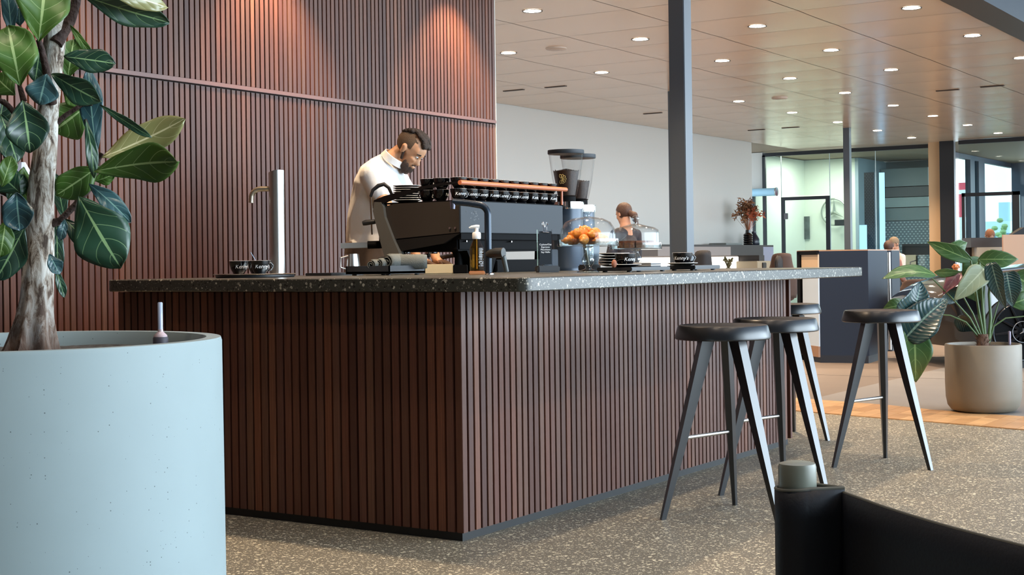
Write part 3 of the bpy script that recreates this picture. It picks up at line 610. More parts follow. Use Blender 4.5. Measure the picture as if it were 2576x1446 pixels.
for a in ((G_, (97, 103), (118, -75), 60, -.10, .05), (G_, (50, 215), (20, 62), 54, -.12, .0, .2), (Bl, (30, 92), (16, -40), 17, 0, 0), (Bl, (50, 66), (48, 20), 15, .02, 0), (D, (205, -12), (426, 58), 30, -.05, .1), (Y_, (262, -22), (424, 18), 22, -.09, .1), (D, (160, 142), (290, 160), 27, -.12, .02), (G_, (175, 62), (236, 150), 9, -.03, 0), (G_, (170, 196), (186, 98), 28, .12, 0),
          (D, (130, 185), (254, 256), 27, -.12, 0), (Bl, (243, 386), (222, 172), 25, .02, 0), (Bl, (118, 186), (98, 264), 33, -.14, 0), (D, (57, 252), (76, 384), 44, -.16, 0, .1), (D, (2, 288), (44, 408), 32, -.08, 0), (G_, (216, 268), (134, 330), 46, .12, 0), (G_, (38, 238), (-14, 190), 26, -.02, 0), (D, (252, 264), (381, 346), 10, -.1, 0, .02),
          (Y_, (256, 396), (466, 300), 36, -.03, .05, -.1), (G_, (238, 430), (452, 405), 42, -.12, -.05, -.12), (G_, (248, 418), (140, 492), 34, -.05, 0), (D, (216, 300), (238, 448), 13, -.09, 0), (G_, (238, 456), (288, 438), 15, -.02, 0), (Bl, (224, 462), (329, 558), 22, -.07, 0), (D, (198, 494), (303, 674), 60, -.12, 0, .1), (D, (164, 552), (240, 630), 24, -.1, 0), (Bl, (163, 552), (151, 604), 12, -.12, 0),
          (D, (163, 554), (138, 436), 17, .04, 0), (D, (142, 556), (146, 684), 15, .09, 0), (Bl, (124, 640), (150, 690), 16, -.14, 0), (D, (140, 676), (162, 748), 10, -.08, 0), (Bl, (42, 484), (50, 580), 34, -.14, 0), (D, (52, 486), (-16, 420), 32, -.06, 0), (G_, (4, 470), (30, 392), 20, -.12, 0), (G_, (14, 556), (0, 646), 26, -.1, 0), (D, (62, 572), (-10, 704), 36, -.06, 0), (D, (100, 118), (88, 206), 22, -.02, 0), (D, (84, 545), (20, 640), 34, .06, 0),
          (G_, (60, 420), (48, 520), 26, .05, 0), (D, (-10, 330), (10, 250), 22, .05, 0), (D, (20, 500), (60, 440), 24, -.02, 0), (G_, (168, 200), (196, 270), 20, .1, 0)):
    mt, b0, t0, hw, dz, dt = a[:6]; leaf(fig, OF, mt, b0, t0, hw, 3.5, dz, dt, curl=a[6] if len(a) > 6 else random.uniform(.03, .12), tilt=random.uniform(-18, 18), cup=random.uniform(-.15, .3), wave=.13)
# unidentified pale shape behind the fig, made up as a cone on a pole
ls = ad(56, 450, 5.2); t = thing('pale_cone', 'pale blue-white cone glimpsed behind the trunk of the fig', 'lamp', (ls.x, ls.y, 0))
B().lathe([(.075, ls.z-.06), (.012, ls.z+.06)], 8, open_=True).build('cone_shell', mat('cone_white', L((205, 215, 240)), .6), t); B().tube([(0, 0, .02), (0, 0, ls.z+.05)], .008).build('pole', BLK, t); B().lathe([(0, 0), (.12, 0), (.12, .02), (0, .02)], 24).build('base', BLK, t)
# ------------------------------------------------------------------ grey pot with philodendron
POTG = mat('grey_clay', L((118, 110, 96)), .5, var=(.1, 4, (1, 1, 1)))
p2 = az(2475, 1043, 0); vd = Vector((p2.x, p2.y, 0)).normalized(); p2 = p2+vd*.2; R_ = .255
t = thing('grey_planter', 'round grey-beige pot standing on the wooden floor strip', 'planter', (p2.x, p2.y, .006))
B().lathe([(0, 0), (.18, 0), (.215, .012), (.24, .045), (.251, .10), (R_, .2), (R_, .455), (R_-.004, .464), (R_-.016, .464), (R_-.02, .44), (0, .44)], 72).build('pot', POTG, t, smooth=35)
B().lathe([(0, .445), (R_-.02, .445), (R_-.02, .425), (0, .425)], 40).build('soil', SOIL, t)
pd = p2.dot(FW); PO = Vector((p2.x, p2.y, .006+.44)); ph = thing('potted_philodendron', 'leafy dark green philodendron growing in the grey pot', 'plant', tuple(PO))
for pts, r in (([(2478, 866), (2462, 780), (2450, 700), (2442, 655)], .011), ([(2480, 868), (2472, 780), (2468, 700), (2462, 652)], .012), ([(2486, 868), (2492, 800), (2488, 740), (2494, 668)], .013), ([(2476, 866), (2440, 800), (2400, 755), (2345, 700)], .008), ([(2474, 862), (2430, 810), (2390, 793), (2340, 790)], .007), ([(2488, 862), (2500, 820), (2530, 800), (2590, 794)], .007), ([(2480, 860), (2474, 770), (2478, 690)], .009), ([(2484, 860), (2506, 780), (2530, 700)], .006), ([(2476, 862), (2448, 790), (2420, 740), (2410, 700)], .007), ([(2482, 862), (2462, 800), (2456, 730), (2440, 690)], .006)):
    branch(pts, r, pd, ph, PO, mat('phil_stem', L((74, 98, 56)), .4), 'stem')
random.seed(21); q = B()
for k in range(120):
    a = random.uniform(0, 2*pi); r0 = random.uniform(.01, .04); r1 = r0+random.uniform(.0, .035); z0 = random.uniform(0, .07)
    q.tube([(cos(a)*r0, sin(a)*r0, z0), (cos(a)*r1, sin(a)*r1, z0+random.uniform(.015, .04))], [.003, .0008], 5)
q.tube([(0, 0, 0), (0, 0, .09)], [.045, .035], 14); q.build('crown_fibres', mat('fibre', L((96, 72, 58)), .9), ph)['kind'] = 'stuff'
for a in ((PHG, (2446, 656), (2332, 608), 17, 0, .1, 0), (PHG, (2384, 632), (2434, 610), 16, .1, 0, 20), (PHG, (2460, 652), (2562, 652), 20, 0, -.1, 0), (PHG, (2354, 692), (2220, 697), 14, -.05, -.1, 50), (PHG, (2350, 684), (2418, 684), 9, 0, 0, 30), (PHG, (2276, 765), (2222, 776), 17, .1, 0, 0), (PHG, (2268, 790), (2234, 768), 12, .12, 0, 0), (PHD, (2284, 815), (2318, 708), 36, -.1, 0, 20), (PHD, (2278, 850), (2384, 748), 40, -.14, 0, -12), (PHG, (2300, 810), (2304, 962), 34, -.12, 0, 0),
          (PHL, (2476, 676), (2400, 756), 24, -.1, 0, 0), (PHP, (2412, 686), (2372, 740), 14, 0, 0, 20), (PHD, (2380, 735), (2408, 760), 22, .05, 0, 0), (PHD, (2494, 660), (2530, 778), 18, -.14, 0, 20), (PHD, (2532, 684), (2548, 772), 26, -.06, 0, 0), (PHG, (2548, 690), (2606, 726), 26, 0, 0, 0), (PHG, (2540, 766), (2610, 742), 20, .05, 0, 0), (PHG, (2470, 650), (2420, 700), 22, .1, 0, 0), (PHG, (2440, 712), (2462, 760), 18, .1, 0, 0), (PHD, (2410, 795), (2462, 832), 16, .1, 0, 40)):
    mt, b0, t0, hw, dz, dt, tl_ = a; leaf(ph, PO, mt, b0, t0, hw, pd, dz, dt, curl=random.uniform(.04, .14), cup=.3 if mt is PHD else .15, tilt=tl_, shape='heart' if mt in (PHD, PHL, PHP) else 'oval', wave=.03)
fl = ad(2403, 672, pd+.1)-PO; q = B(); random.seed(4)
for k in range(14): q.ell(fl+Vector((random.gauss(0, .016), random.gauss(0, .016), random.gauss(0, .008))), (.012, .012, .010), n=8, m_=6)
q.build('blossom', mat('orange_petal', L((240, 160, 110)), .5), ph)
gg = ad(2540, 868, pd); g2 = thing('water_gauge', 'small pale water level stick in the grey pot', 'gauge', (gg.x, gg.y, .446)); B().lathe([(0, 0), (.009, 0), (.009, .105), (0, .11)], 12).build('tube', mat('gauge_lilac', L((150, 140, 160)), .3), g2); B().lathe([(.014, 0), (.014, .012), (.009, .014)], 12, open_=True).build('collar', BLK, g2)
# ------------------------------------------------------------------ espresso machine
MX0, MX1, MY0, MY1 = 6.20, 7.25, 4.33, 4.95
MP = mat('machine_panel', L((36, 43, 51)), .5, spec=.35); MS = mat('machine_side', L((52, 48, 44)), .4); MD = mat('machine_dark', L((9, 9, 11)), .6, spec=.08)
mc = thing('espresso_machine', 'long black espresso machine with a copper rail standing on the bar', 'coffee machine', (MX0, MY0, ZT)); ML = MX1-MX0; MW = MY1-MY0
B().rbox(.0, ML, .0, .012, .215, .382, .003).build('back_panel', MP, mc)
def side(x0, x1):   # profile panel in y-z: deep at the barista side, undercut foot
    P = [(.004, .217), (.004, .382), (.30, .384), (.42, .388), (.51, .370), (.515, .31), (.455, .190)]
    return B().extr([(x0, y, z) for y, z in P], (x1-x0, 0, 0))
side(.02, .032).build('side_panel', MS, mc, smooth=0); side(ML-.032, ML-.02).build('side_panel', MS, mc, smooth=0)
B().box(.032, ML-.032, .02, .57, .18, .36).build('body', MD, mc, smooth=0)
# raised rib that frames the side, ending in a leg at the barista side
LEG = mat('leg_grey', L((92, 92, 88)), .35)
for x in (.0, ML-.045):
    P = [(.575, .395), (.585, .345), (.560, .255), (.522, .13), (.475, .0), (.375, .0), (.413, .122), (.450, .190), (.505, .31), (.515, .37), (.53, .392)]
    B().extr([(x, y, z) for y, z in P], (.045, 0, 0)).build('leg', LEG, mc, smooth=0)
    # curved lower skirt
    P = [(.02, .212), (.445, .184), (.405, .124), (.26, .142), (.125, .160)]
    B().extr([(x+.02, y, z) for y, z in P], (.02, 0, 0)).build('skirt', mat('skirt_dark', L((26, 25, 25)), .6, spec=.2), mc, smooth=0)
    B().extr([(x+.004, y, z) for y, z in ((-.015, .476), (-.015, .488), (.119, .482), (.226, .471), (.397, .446), (.509, .425), (.581, .404), (.588, .36), (.55, .372), (.49, .395), (.39, .420), (.226, .456), (.119, .469))], (.02, 0, 0)).build('wing', mat('wing_black', L((16, 16, 18)), .4, spec=.3), mc, smooth=0)
B().rbox(.05, ML-.05, .05, .55, .118, .2, .01).build('lower_body', MD, mc); B().extr([(.18, .03, .0), (.34, .03, .0), (.40, .03, .12), (.10, .03, .12)], (0, .1, 0)).build('base_block', MD, mc, smooth=0); B().rbox(.40, 1.0, .04, .16, .0, .07, .006).build('base_block', MD, mc)
for x in (.12, ML-.12):
    for y in (.10, .48): B().lathe([(0, 0), (.025, 0), (.02, .12), (0, .12)], 16, (x, y, 0)).build('foot', MD, mc)
B().box(.02, ML-.02, .015, .56, .382, .388).build('cup_tray', MD, mc, smooth=0)
B().tube([(-.02, -.012, .477), (ML+.02, -.012, .477)], .0125, 14).build('rail', COPPER, mc)
for x in (ML-.03,): B().tube([(x, -.012, .386), (x, -.012, .468)], .007, 8).build('rail_post', COPPER, mc)
for x, y in ((-.001, .08), (-.001, .045)): B().tube([(x+.02, y, .24), (x+.012, y, .24)], .006, 10).build('bolt', CHROME, mc)
for x in (.1, .54, .95): B().tube([(x, .03, .17), (x, .055, .17)], .004, 8).build('bolt', CHROME, mc)
for k, x in enumerate((.28, .54, .80)):   # groups and portafilters on the barista side
    g = B().lathe([(0, 0), (.035, 0), (.04, .05), (.03, .07), (0, .07)], 20, (x, .585, .11)).build('group_head', CHROME, mc)
    B().tube([(x, .60, .10), (x, .66, .095), (x, .76, .08)], [.012, .014, .016], 10).build('handle', BLK, g)
B().lathe([(0, 0), (.033, 0), (.033, .03), (.012, .045), (0, .045)], 20, (.62, .35, .055)).build('spout', COPPER, mc)
# steam wand: black grip arch and thin rod
wp = [ad(px, py, 8.0)-Vector((MX0, MY0, ZT)) for px, py in ((936, 590), (934, 540), (932, 495), (938, 478), (952, 467), (966, 463), (978, 472), (986, 490))]
B().tube(wp[:3], .0045, 8).build('steam_wand', mat('bronze', L((112, 86, 66)), .3, .6), mc); B().tube(wp[2:], [.008, .010, .012, .012, .010, .008], 10).build('wand_grip', BLK, mc)
hp = [ad(px, py, 7.95)-Vector((MX0, MY0, ZT)) for px, py in ((912, 562), (920, 560), (945, 557))]; B().tube(hp, [.012, .016, .013], 12).build('lever', BLK, mc)
dt_ = [ad(px, py, 8.0)-Vector((MX0, MY0, ZT)) for px, py in ((857, 618), (925, 616))]
q = B(); a, b = dt_; up_ = Vector((0, 0, .03)); bk = FW*.2; q.add([a-up_/2, b-up_/2, b+up_/2, a+up_/2, a-up_/2+bk, b-up_/2+bk, b+up_/2+bk, a+up_/2+bk], [(0, 1, 2, 3), (4, 7, 6, 5), (3, 2, 6, 7), (0, 4, 5, 1), (0, 3, 7, 4), (1, 5, 6, 2)]); q.build('tray_arm', STEEL, mc, smooth=0)
q = B(); q.tube([b, b+(b-a).normalized()*.10], .022, 12); q.build('tray_knob', MD, mc)
# small sprig print on the long panel
random.seed(9); q = B()
for k in range(26):
    u = random.gauss(.135, .035); v = .33-abs(random.gauss(0, .045)); a = random.uniform(0, pi); s_ = .006
    q.add([(u-s_*cos(a), -.0006, v-s_*sin(a)), (u+s_*.4*sin(a), -.0006, v-s_*.4*cos(a)), (u+s_*cos(a), -.0006, v+s_*sin(a)), (u-s_*.4*sin(a), -.0006, v+s_*.4*cos(a))], [(0, 1, 2, 3)])
q.build('sprig_print', mat('print_dark', L((22, 26, 32)), .3), mc, smooth=0)['kind'] = 'stuff'
# ------------------------------------------------------------------ cups
def logo(r, size=.016):
    me = text_mesh("Kenny's", size, bend_r=r, shear=.25); me.materials.append(WHITE); return me
def cup_meshes(s=1.0, h=.060, r=.0455):
    b = B().lathe([(0, 0), (r*.55, 0), (r*.60, .004), (r*.82, h*.35), (r*.96, h*.75), (r, h), (r*.94, h), (r*.9, h*.7), (r*.74, h*.3), (0, .008)], 32)
    me = b.mesh('cup'); me.materials.append(BLKG); me.shade_smooth(); me.set_sharp_from_angle(angle=radians(60))
    rim = B().lathe([(r*.94, h), (r*.97, h+.0012), (r*1.0, h)], 32, open_=True).mesh('rim'); rim.materials.append(mat('rim_grey', L((150, 150, 155)), .3)); rim.shade_smooth()
    P = [(r*.93, 0, h*.8), (r*1.25, 0, h*.84), (r*1.5, 0, h*.6), (r*1.3, 0, h*.3), (r*.8, 0, h*.22)]
    hd = B().tube(P, [.004, .0045, .0045, .0045, .004], 8).mesh('handle'); hd.materials.append(BLKG); hd.shade_smooth()
    return me, rim, hd, logo(r*.93, h*.42)
CM = cup_meshes(); CB = cup_meshes(h=.062, r=.052)
def cup(x, y, z, rz, label, group, M=CM, h=.060, lg=True):
    t = thing('coffee_cup', label, 'cup', (x, y, z), rz, group)
    link('cup_body', M[0], t); link('rim', M[1], t); link('handle', M[2], t, rz=random.uniform(.2, 1.2))
    if lg: link('lettering', M[3], t, loc=(0, 0, h*.55))
    return t
random.seed(31); HZ = ZT+.389
lb1 = {0: 'black lettered cup at the left end of the lower row under the copper rail', 1: 'second black lettered cup from the left under the copper rail', 2: 'third black lettered cup from the left under the copper rail'}
for i in range(10):
    x = MX0+.065+.103*i; cup(x, MY0+.055, HZ, random.uniform(-.5, .1), lb1.get(i, '%s black lettered cup from the left under the copper rail' % ['', '', '', 'fourth', 'fifth', 'sixth', 'seventh', 'eighth', 'ninth', 'tenth'][i]), 'black cups under the copper rail')
    cup(x+.01, MY0+.06, HZ+.061, random.uniform(-1, 1), '%s black cup from the left peeking over the copper rail' % ['first', 'second', 'third', 'fourth', 'fifth', 'sixth', 'seventh', 'eighth', 'ninth', 'tenth'][i], 'black cups peeking over the copper rail', lg=False)
for i, (yy, lv, lb) in enumerate(((.175, 0, 'lower black cup beside the saucer stack on the side of the machine top'), (.17, 1, 'upper black cup above the curved wing edge, left of the copper rail'), (.275, 0, 'lower black cup nearest the stacked saucers'), (.27, 1, 'upper black cup nearest the stacked saucers'))):
    cup(MX0+.085 if yy > .2 else MX0+.07, MY0+yy, HZ+.061*lv, .6, lb, 'cups at the near side of the machine top')
def saucer_mesh(r=.078):
    me = B().lathe([(0, 0), (r*.5, 0), (r*.7, .004), (r, .012), (r, .0135), (r*.68, .007), (r*.45, .003), (0, .003)], 40).mesh('saucer'); me.materials.append(BLKG); me.shade_smooth()
    rm = B().lathe([(r*.975, .0136), (r, .0146), (r*1.003, .013), (r*.99, .0118)], 40, open_=True).mesh('rim'); rm.materials.append(WHITE); rm.shade_smooth(); return me, rm
SM = saucer_mesh()
def saucer(x, y, z, label, group=None):
    t = thing('saucer', label, 'saucer', (x, y, z), 0, group); link('plate', SM[0], t); link('rim', SM[1], t); return t
sp0 = ad(1024, 480, 7.97); nsau = 8
for i in range(nsau): saucer(sp0.x, sp0.y, HZ+.0035+.0115*i-.0, 'topmost black white-rimmed saucer of the stack on the machine' if i == nsau-1 else ('lowest black saucer of the stack on the machine' if i == 0 else '%s black white-rimmed saucer from the bottom of the stack on the machine' % ['', 'second', 'third', 'fourth', 'fifth', 'sixth', 'seventh'][i]), 'saucer stack on the machine')
# ------------------------------------------------------------------ grinders
def grinder(x, y, zt, fill, label, g=True):
    t = thing('coffee_grinder', label, 'grinder', (x, y, ZT)); h = zt-ZT
    B().lathe([(0, 0), (.105, 0), (.105, .02), (.098, .03), (.098, h-.355), (.0, h-.355)], 48).build('body', mat('grinder_blue', L((52, 64, 78)), .3, .3), t)
    B().lathe([(0, h-.355), (.104, h-.355), (.106, h-.335), (.104, h-.312), (0, h-.312)], 48).build('chrome_band', CHROME, t)
    B().lathe([(0, h-.311), (.056, h-.311), (.056, h-.28), (.062, h-.275), (0, h-.275)], 32).build('collar', MD, t)
    B().lathe([(.060, h-.275), (.066, h-.26), (.085, h-.17), (.103, h-.03), (.106, h-.025), (.103, h-.025), (.0825, h-.17), (.0635, h-.26), (.0575, h-.275)], 48, open_=True).build('hopper', GLH, t)
    B().lathe([(0, h-.024), (.108, h-.024), (.110, h-.018), (.109, h), (0, h)], 48).build('lid', MP, t)
    rr = lambda z: .056+(.098-.056)*min(1, max(0, (z-(h-.274))/.244))
    BE = mat('coffee_beans', L((52, 34, 25)), .4, var=(.6, 120, (1, 1, 1)))
    q = B(); zs = [h-.272+k*(fill-(h-.272)-.004)/6 for k in range(7)]; q.lathe([(0, zs[0])]+[(rr(z)-.004, z) for z in zs]+[(0, fill+.012)], 40)
    core = q.build('beans_core', BE, t); random.seed(int(x*100)); q = B()
    for k in range(900):
        z = random.uniform(zs[0]+.004, fill); a = random.uniform(0, 2*pi); r = rr(z)-.0065; M_ = Matrix.Rotation(a, 3, 'Z') @ Matrix.Rotation(random.uniform(0, pi), 3, 'X'); q.ell((0, 0, 0), (.0028, .0036, .0056), n=5, m_=3); k0 = len(q.v)-20
        for i in range(k0, len(q.v)): p = M_ @ Vector(q.v[i]); q.v[i] = (p.x+r*cos(a), p.y+r*sin(a), p.z+z)
    o = q.build('coffee_beans', BE, t); o['kind'] = 'stuff'
    return t
g1 = grinder(7.42, 4.405, 1.744, .60, 'nearer coffee grinder, a gold mark on its clear bean hopper')
g2 = grinder(7.64, 4.45, 1.732, .545, 'far coffee grinder with a clear bean hopper, behind the near grinder')
q = B(); GOLD = mat('gold_print', L((206, 180, 110)), .4)   # overlapping petals mark
for k in range(7):
    a = -.1*pi+k*.2*pi; c = Vector((sin(a)*.017, 0, cos(a)*.017)); pts = []
    for j in range(17): b = 2*pi*j/16; e_ = Vector((cos(b)*.007, 0, sin(b)*.012)); e_ = Matrix.Rotation(a, 3, 'Y') @ e_; pts.append(c+e_)
    q.tube(pts, .0011, 5, cap=False)
dv = (Vector((0, 0, 0))-Vector((7.42, 4.405, 0))).normalized(); an = atan2(dv.y, dv.x)+pi/2-.28
o = q.build('gold_mark', GOLD, g1); o.location = (dv.x*.092*cos(.28)+dv.y*.092*.28, dv.y*.092-dv.x*.03, .545); o.rotation_euler = (radians(12), 0, an)
# ------------------------------------------------------------------ cake stands
def cakestand(x, y, r, label, zp, zd, top, wide):
    t = thing('cake_stand', label, 'cake stand', (x, y, ZT)); hp_ = zp-ZT; hd_ = zd-ZT
    B().lathe([(0, 0), (.055, 0), (.052, .008), (.02, .016), (.014, .026), (.028, .045), (.031, .062), (.022, .085), (.014, .10), (.016, hp_-.006), (.03, hp_), (0, hp_)], 40).build('foot', GL2, t, smooth=60)
    B().lathe([(0, hp_), (r, hp_), (r+.002, hp_+.004), (r, hp_+.036), (r-.004, hp_+.036), (r-.006, hp_+.008), (0, hp_+.006)], 64).build('plate', GL2, t)
    rd = r*.91; H_ = hd_-hp_; z0 = hp_+.009
    pr = [(rd, z0), (rd, z0+H_*.35), (rd*.96, z0+H_*.58), (rd*.82, z0+H_*.8), (rd*.55, z0+H_*.93), (.02, z0+H_)] if not wide else [(rd, z0), (rd, z0+H_*.62), (rd*.97, z0+H_*.74), (rd*.80, z0+H_*.84), (rd*.45, z0+H_*.92), (.02, z0+H_)]
    inn = [(max(.0, a-.003), b-.003) for a, b in pr][::-1]; inn[-1] = (rd-.003, z0)
    d = B().lathe(pr+[(0.0, z0+H_)], 64, open_=True); d.lathe([(0, z0+H_-.003)]+inn, 64, open_=True).build('dome', GL, t, smooth=60)
    B().lathe([(0, z0+H_-.001), (.012, z0+H_), (.009, z0+H_+.008), (.02, z0+H_+.022), (.021, z0+H_+.033), (.012, z0+H_+.043), (0, z0+H_+.045)], 32).build('knob', GL2, t, smooth=60)
    return t, x, y, zp+.009
c1 = cakestand(6.13, 3.52, .150, 'larger glass cake stand with a round dome over orange croissants', 1.150, 1.287, 0, False)
c2 = cakestand(6.93, 3.68, .140, 'smaller glass cake stand with a flat-shouldered dome, right behind the croissants', 1.137, 1.268, 0, True)
CRO = mat('croissant_crust', L((232, 140, 50)), .45, var=(.35, 30, (1, 1, 1)), bump=(.4, 60, (1, 1, 1)))
def croissant(x, y, z, rz, s, label, rx=0):
    q = B(); P = []; R = []
    for k in range(25): a = -1.25+2.5*k/24; P.append((s*.055*sin(a), s*.035*(1-cos(a)), s*.004*cos(3*a))); R.append(s*(.003+.023*max(0, cos(a*1.22))**1.3*(1+.12*(1 if k % 4 < 2 else -1))))
    q.tube(P, R, 14); o = q.build('croissant', CRO, loc=(x, y, z), smooth=60); o.rotation_euler = (rx, 0, rz); return tag(o, label, 'pastry', 'pastries under the glass dome')
zc = c1[3]
for k, (dx, dy, dz, rz, s, lb, rx) in enumerate(((-.075, .035, .022, .3, 1.0, 'croissant lying at the left on the cake stand', .1), (.01, .05, .022, 2.2, 1.0, 'croissant lying in the middle of the cake stand', 0), (-.02, -.02, .022, 1.2, .9, 'croissant lying at the front of the cake stand', 0), (.07, -.005, .022, .2, .9, 'croissant lying at the right on the cake stand', 0),
        (-.035, .03, .050, -.4, 1.1, 'bright orange croissant leaning on top of the pile, left', .5), (.035, .02, .050, .9, 1.05, 'bright orange croissant on top of the pile, right', .4), (-.015, .04, .066, .2, .95, 'topmost orange croissant under the round glass dome', .3))):
    p = RT*dx+FW*dy; croissant(c1[1]+p.x, c1[2]+p.y, zc+dz, rz-.6, s, lb, rx)
ck = thing('cake', 'brown cake with slices under the flat-shouldered dome', 'cake', (c2[1], c2[2], c2[3])); q = B()
for k in range(5):
    a0 = radians(90+k*40); a1 = a0+radians(34); P = [(0, 0)]+[(.10*cos(a0+(a1-a0)*j/5), .10*sin(a0+(a1-a0)*j/5)) for j in range(6)]
    B().prism(P, 0, .038).build('slice', mat('cake_brown', L((120, 78, 58)), .7, var=(.3, 40, (1, 1, 1))), ck, smooth=0)
# ------------------------------------------------------------------ trays, cups to go
TRB = mat('tray_black', L((34, 37, 42)), .38)
def traybox(x0, x1, y0, y1, z0, h, label, feet=True, name='serving_tray', lip=.0):
    t = thing(name, label, 'tray', (x0, y0, z0)); W, D = x1-x0, y1-y0; f = .006 if feet else 0; q = B()
    if lip: q.rbox(0, W, 0, D, f, h*.45, .002); q.box(0, W, 0, .006, f, h).box(0, W, D-.006, D, f, h).box(0, .006, 0, D, f, h).box(W-.006, W, 0, D, f, h)
    else: q.rbox(0, W, 0, D, f, h, .003)
    q.build('tray_body', TRB, t)
    if feet:
        for x in (.03, W-.03):
            for y in (.03, D-.03): B().lathe([(0, 0), (.012, 0), (.012, f+.001), (0, f+.001)], 12, (x, y, 0)).build('foot', BLK, t)
    return t
traybox(6.09, 6.50, 3.257, 3.45, ZT, .024, 'low black tray with a cup, saucers and a biscuit below the cake domes')
traybox(6.74, 7.05, 3.235, 3.40, ZT, .026, 'low black tray at the right end carrying the single cup on a saucer')
tl = traybox(5.47, 5.76, 4.24, 4.51, ZT, .046, 'square black tray holding the rolled grey cloths', lip=1)
z1 = ZT+.024
sa = ad(1573, 665, 6.98); saucer(sa.x, sa.y, z1, 'black saucer under the left cup below the cake domes'); cup(sa.x, sa.y, z1+.004, -.35, 'black lettered cup on the saucer below the cake domes', 'cups on saucers on the bar', CB, .062)
sb = ad(1717, 665, 7.42); saucer(sb.x, sb.y, ZT+.026, 'black saucer under the right cup beside the pillar'); cup(sb.x, sb.y, ZT+.030, -1.3, 'black lettered cup on the saucer in front of the wide pillar', 'cups on saucers on the bar', CB, .062)
ss = ad(1545, 655, 7.25)
for i in range(5): saucer(ss.x, ss.y, ZT+.026+.0135*i, '%s black saucer from the bottom of the stack behind the left cup' % ['first', 'second', 'third', 'fourth', 'fifth'][i], 'saucers stacked under the cake domes')
ss = ad(1628, 665, 7.2); NAP = mat('napkin_white', L((225, 225, 222)), .8)
for i in range(4): tag(B().rbox(-.055, .055, -.05, .05, 0, .005, .001).build('napkin', NAP if i % 2 else mat('napkin_grey', L((60, 66, 74)), .7), loc=(ss.x, ss.y, z1+.0052*i)), '%s flat square card from the bottom of the pile between the two cups' % ['first', 'second', 'third', 'fourth'][i], 'napkin', 'pile between the two cups')
bs = ad(1545, 664, 6.9); tag(B().ell((0, 0, .018), (.016, .012, .02), n=12, m_=8).build('biscuit', mat('biscuit', L((150, 92, 66)), .7), loc=(bs.x, bs.y, z1)), 'small brown biscuit beside the left cup', 'biscuit')
# rolled cloths
CL = mat('cloth_grey', L((98, 103, 100)), .9, bump=(.5, 300, (1, 1, 1)), var=(.15, 8, (1, 1, 1)))
for k, (px, py, L_, r, az_, lb) in enumerate(((948, 660, .13, .030, 68, 'rolled grey cloth at the left edge of the tray'), (968, 656, .13, .033, 64, 'second rolled grey cloth from the left'), (993, 650, .14, .041, 60, 'tall rolled grey cloth in the middle of the tray'), (1036, 655, .15, .039, 4, 'long rolled grey cloth lying at the right end of the tray'))):
    p = ad(px, py, 7.02+.02*k); d = (RT*cos(radians(az_))+FW*sin(radians(az_)))
    q = B(); N_ = 44; P = []
    for j in range(N_): a = 4.6*pi*j/N_; rr = r*(.25+.75*j/N_); P.append((rr*cos(a), rr*sin(a)))
    up = ZZ; s_ = d.cross(up).normalized(); vs = []
    for e_ in (0, .15, .85, 1):
        for (u, v) in P: f = 1 if 0 < e_ < 1 else .88; vs.append(d*(L_*(e_-.5))+s_*u*f+up*(v*f*(.92 if k < 2 else 1.05)))
    fs = [(i*N_+j, i*N_+j+1, (i+1)*N_+j+1, (i+1)*N_+j) for i in range(3) for j in range(N_-1)]
    o = q.add(vs, fs).build('rolled_cloth', CL, loc=(p.x, p.y, ZT+.021+r*1.02), smooth=80); o.modifiers.new('s', 'SOLIDIFY').thickness = .003; tag(o, lb, 'cloth', 'rolled grey cloths on the tray')
# board, pitcher, left low tray
bp_ = ad(1095, 676, 7.6); t = thing('knock_box', 'pale cream box with a black end lying under the machine', 'box', (bp_.x, bp_.y, ZT), radians(-57)); 
B().rbox(-.06, .095, -.05, .05, 0, .05, .003).build('box', mat('cream_wood', L((206, 188, 150)), .5), t); B().rbox(.096, .17, -.05, .05, 0, .045, .003).build('end_block', MD, t)
pp = ad(886, 680, 7.6); t = thing('milk_pitcher', 'stainless steel milk pitcher behind the tray of cloths', 'pitcher', (pp.x, pp.y, ZT)); B().lathe([(0, 0), (.045, 0), (.047, .01), (.04, .08), (.036, .11), (.034, .11), (.038, .075), (0, .012)], 32).build('body', STEEL, t); B().tube([(-.036, .0, .1), (-.07, .02, .09), (-.07, .02, .04), (-.044, .0, .03)], .005, 8).build('handle', STEEL, t)
lt_ = ad(865, 688, 7.3); traybox(lt_.x-.16, lt_.x+.10, lt_.y-.05, lt_.y+.12, ZT, .014, 'thin dark tray at the left behind the tray of cloths', False)
# water tap with drip plate and three cups
tp = ad(642, 690, 6.72); t = thing('drip_plate', 'round metal drip plate with a black edge at the left of the bar', 'plate', (tp.x, tp.y, ZT))
B().lathe([(0, 0), (.178, 0), (.182, .004), (.182, .013), (0, .013)], 64).build('base', BLK, t); B().lathe([(0, .0131), (.190, .0131), (.193, .0155), (.190, .018), (0, .018)], 64).build('rim', mat('plate_steel', (.5, .48, .45), .25, 1), t)
tt = ad(698, 680, 6.80); t = thing('water_tap', 'tall brushed steel column tap with a curved spout', 'tap', (tt.x, tt.y, ZT+.018)); ht = .487
q = B(); n = 40; vs = [(.037*cos(2*pi*j/n), .037*sin(2*pi*j/n), 0) for j in range(n)]
for j in range(n): x, y = .037*cos(2*pi*j/n), .037*sin(2*pi*j/n); s_ = Vector((x, y, 0)).dot(RT)/.037; vs.append((x, y, ht-.012*max(0, -s_)**1))
q.add(vs, [tuple(range(n))[::-1], tuple(range(n, 2*n))]+[(j, (j+1) % n, n+(j+1) % n, n+j) for j in range(n)]).build('column', STEEL, t, smooth=35)
